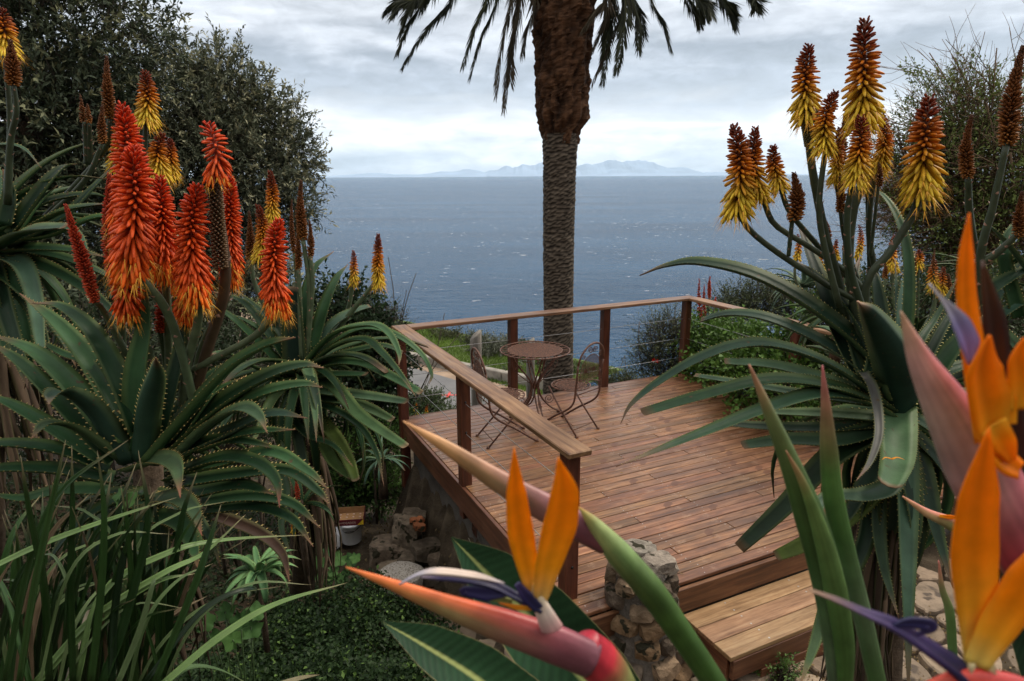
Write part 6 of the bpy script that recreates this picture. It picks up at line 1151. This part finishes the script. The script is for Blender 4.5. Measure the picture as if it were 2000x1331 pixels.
bract(S2, [(1535, 880), (1570, 950), (1605, 1050), (1630, 1150), (1648, 1260), (1650, 1345)], [1, 9, 18, 24, 22, 16], .645, .02, [(.35, .16, .08), (.10, .17, .045), (.08, .15, .04), (.05, .11, .025), (.05, .11, .025)], 'rolled_leaf', flat=.8)
bract(S2, [(1606, 714), (1612, 790), (1618, 880), (1628, 980), (1655, 1090), (1685, 1210), (1715, 1345)], [1.5, 9, 17, 21, 19, 20, 19], .70, .02, [(.42, .12, .12), (.20, .12, .06), (.06, .13, .03), (.05, .12, .03), (.09, .14, .07), (.05, .11, .03)], 'rolled_leaf', flat=.85)
for x0 in ((1640, 1340, 25, .68), (1715, 1340, 19, .72), (1650, 1340, 16, .665)): bract(S2, [x0[:2], (x0[0]+30, 1600), (x0[0]+60, 2200)], [x0[2], x0[2]+3, x0[2]+6], x0[3], .1, GRN, 'leaf_stalk')
# right flower, close to the lens
S3 = thing('bird_of_paradise', V((.62, .55, terr(.62, .55))), 'close-up blurred bird of paradise flower with big orange petals at the right edge', 'flowering plant')
Yf = .43
OB = [(1, .52, .03), (1, .34, .004), (1, .29, .003), (1, .27, .003)]
bract(S3, [(1759, 608), (1795, 700), (1850, 800), (1905, 905), (1960, 1010), (2010, 1090)], [1.5, 22, 44, 62, 66, 60], Yf+.02, 0, [(.6, .36, .2), (.5, .28, .24), (.36, .25, .2), (.30, .19, .18), (.28, .08, .10), (.32, .02, .05)], ridge_c=[(.65, .4, .25), (.62, .2, .2), (.60, .10, .14), (.5, .12, .14), (.30, .05, .08), (.3, .02, .05)])
bract(S3, [(1985, 1060), (2040, 1180), (2080, 1400), (2120, 2300)], [58, 52, 45, 48], Yf+.03, .1, [(.4, .02, .05), (.2, .15, .06), (.07, .14, .04), (.06, .12, .03)], 'stalk')
petal(S3, [(1925, 860), (1905, 720), (1888, 600), (1886, 500), (1893, 416)], [50, 50, 42, 30, 1], Yf, 0, OB, chan=.05)
petal(S3, [(1935, 850), (1925, 790), (1915, 720), (1932, 655)], [70, 95, 80, 6], Yf-.01, -.01, OB, n0=(.2, -1, 0))
petal(S3, [(1960, 830), (1958, 780), (1955, 740)], [45, 50, 5], Yf-.01, 0, OB); petal(S3, [(1990, 800), (1995, 740), (1990, 700), (2000, 660)], [60, 70, 50, 4], Yf-.01, 0, OB)
petal(S3, [(1925, 860), (1950, 780), (1940, 640), (1918, 510)], [50, 44, 50, 6], Yf+.012, 0, [(.05, .015, .008), (.035, .012, .008), (.03, .01, .008), (.08, .03, .01)], 'withered_petal', m_=M_bract)
petal(S3, [(1990, 900), (1975, 800), (1978, 720)], [60, 45, 8], Yf+.012, 0, [(.05, .015, .01), (.03, .01, .008), (.02, .01, .008)], 'withered_petal', m_=M_bract)
petal(S3, [(1892, 712), (1886, 670), (1870, 630), (1852, 600), (1836, 580), (1815, 555)], [6, 38, 34, 16, 6, 4], Yf-.005, 0, [(.25, .22, .5), (.24, .20, .46), (.30, .27, .52), (.5, .48, .6), (.6, .58, .66), (.6, .58, .66)], 'blue_tongue', chan=.35, thick=.1, m_=M_bract)
petal(S3, [(1900, 1290), (1905, 1190), (1900, 1080), (1910, 960), (1932, 835)], [40, 88, 104, 84, 2], Yf-.03, -.01, [(.9, .75, .2)]+OB, chan=.06)
petal(S3, [(1905, 1300), (1950, 1220), (2010, 1130), (2070, 1040)], [50, 80, 90, 40], Yf-.04, 0, [(.9, .75, .2)]+OB, n0=(-.3, -1, .2), chan=.05)
petal(S3, [(1895, 1400), (1900, 1340), (1905, 1285)], [90, 70, 52], Yf-.035, 0, [(.55, .2, .12), (.75, .6, .5), (.8, .7, .4)], 'flower_neck', chan=.3, thick=.4)
petal(S3, [(1910, 1350), (1860, 1305), (1800, 1262), (1740, 1222), (1680, 1195), (1630, 1172), (1580, 1153)], [60, 46, 36, 30, 16, 12, 5], Yf-.04, .0, [(.015, .015, .04), (.02, .015, .06), (.05, .033, .12), (.07, .05, .15), (.14, .10, .2), (.26, .17, .17), (.4, .25, .15)], 'blue_tongue', n0=(0, -.5, 1), chan=.25, thick=.35, m_=M_bract)
petal(S3, [(1740, 1225), (1775, 1215), (1817, 1222), (1790, 1240)], [8, 24, 30, 6], Yf-.042, 0, BL_, 'blue_tongue', thick=.2, m_=M_bract)
bract(S3, [(1800, 1345), (1880, 1330), (1960, 1350), (2080, 1400)], [10, 30, 45, 50], Yf-.04, 0, [(.6, .08, .04), (.6, .06, .04), (.5, .04, .04), (.4, .04, .05)], 'bract')
petal(S3, [(1930, 860), (1960, 900), (1990, 920)], [50, 60, 40], Yf-.012, 0, OB, n0=(0, -.7, .5)); petal(S3, [(1935, 830), (1960, 870), (1975, 900)], [60, 50, 20], Yf-.014, 0, OB)
S4 = thing('bird_of_paradise', V((1.0, 1.15, terr(1.0, 1.15))), 'small distant bird of paradise bud pointing left beside the big orange petals', 'flowering plant')
bract(S4, [(1763, 970), (1810, 1002), (1860, 1025), (1900, 1060), (1915, 1200)], [1.5, 9, 15, 17, 12], 1.05, 0, [(.6, .3, .15), (.45, .28, .14), (.2, .2, .07), (.1, .16, .05), (.07, .13, .04)], ridge_c=[(.7, .3, .2), (.6, .2, .15), (.5, .15, .1), (.1, .16, .05), (.07, .13, .04)])
petal(S4, [(1835, 1008), (1855, 1010), (1885, 1012)], [6, 10, 4], 1.04, 0, OB); petal(S4, [(1895, 1040), (1930, 1050), (1960, 1060)], [8, 16, 4], 1.04, 0, OB)
bract(S4, [(1833, 1095), (1840, 1150), (1855, 1200), (1862, 1300), (1880, 1500)], [1, 6, 9, 9, 10], 1.0, 0, [(.5, .15, .12), (.2, .2, .08), (.1, .17, .05), (.07, .14, .04), (.06, .12, .03)], 'rolled_leaf')
bigleaf(S4, [(1960, 1120), (2000, 1220), (2060, 1400), (2100, 1600)], [2, 40, 60, 40], .9, 0, (-.2, -.8, .3), base=(.015, .04, .02))
bigleaf(S4, [(1925, 1060), (1960, 1090), (1990, 1150)], [1, 10, 8], 1.0, 0, (0, -.8, .5), base=(.05, .1, .06))
bract(S4, [(1915, 1190), (1950, 1500), (1980, 1900)], [12, 12, 13], 1.05, .05, GRN, 'stalk')
print('objects', len(bpy.data.objects), 'tris ~', sum(len(o.data.loops)-2*len(o.data.polygons) for o in bpy.data.objects if o.type == 'MESH'))
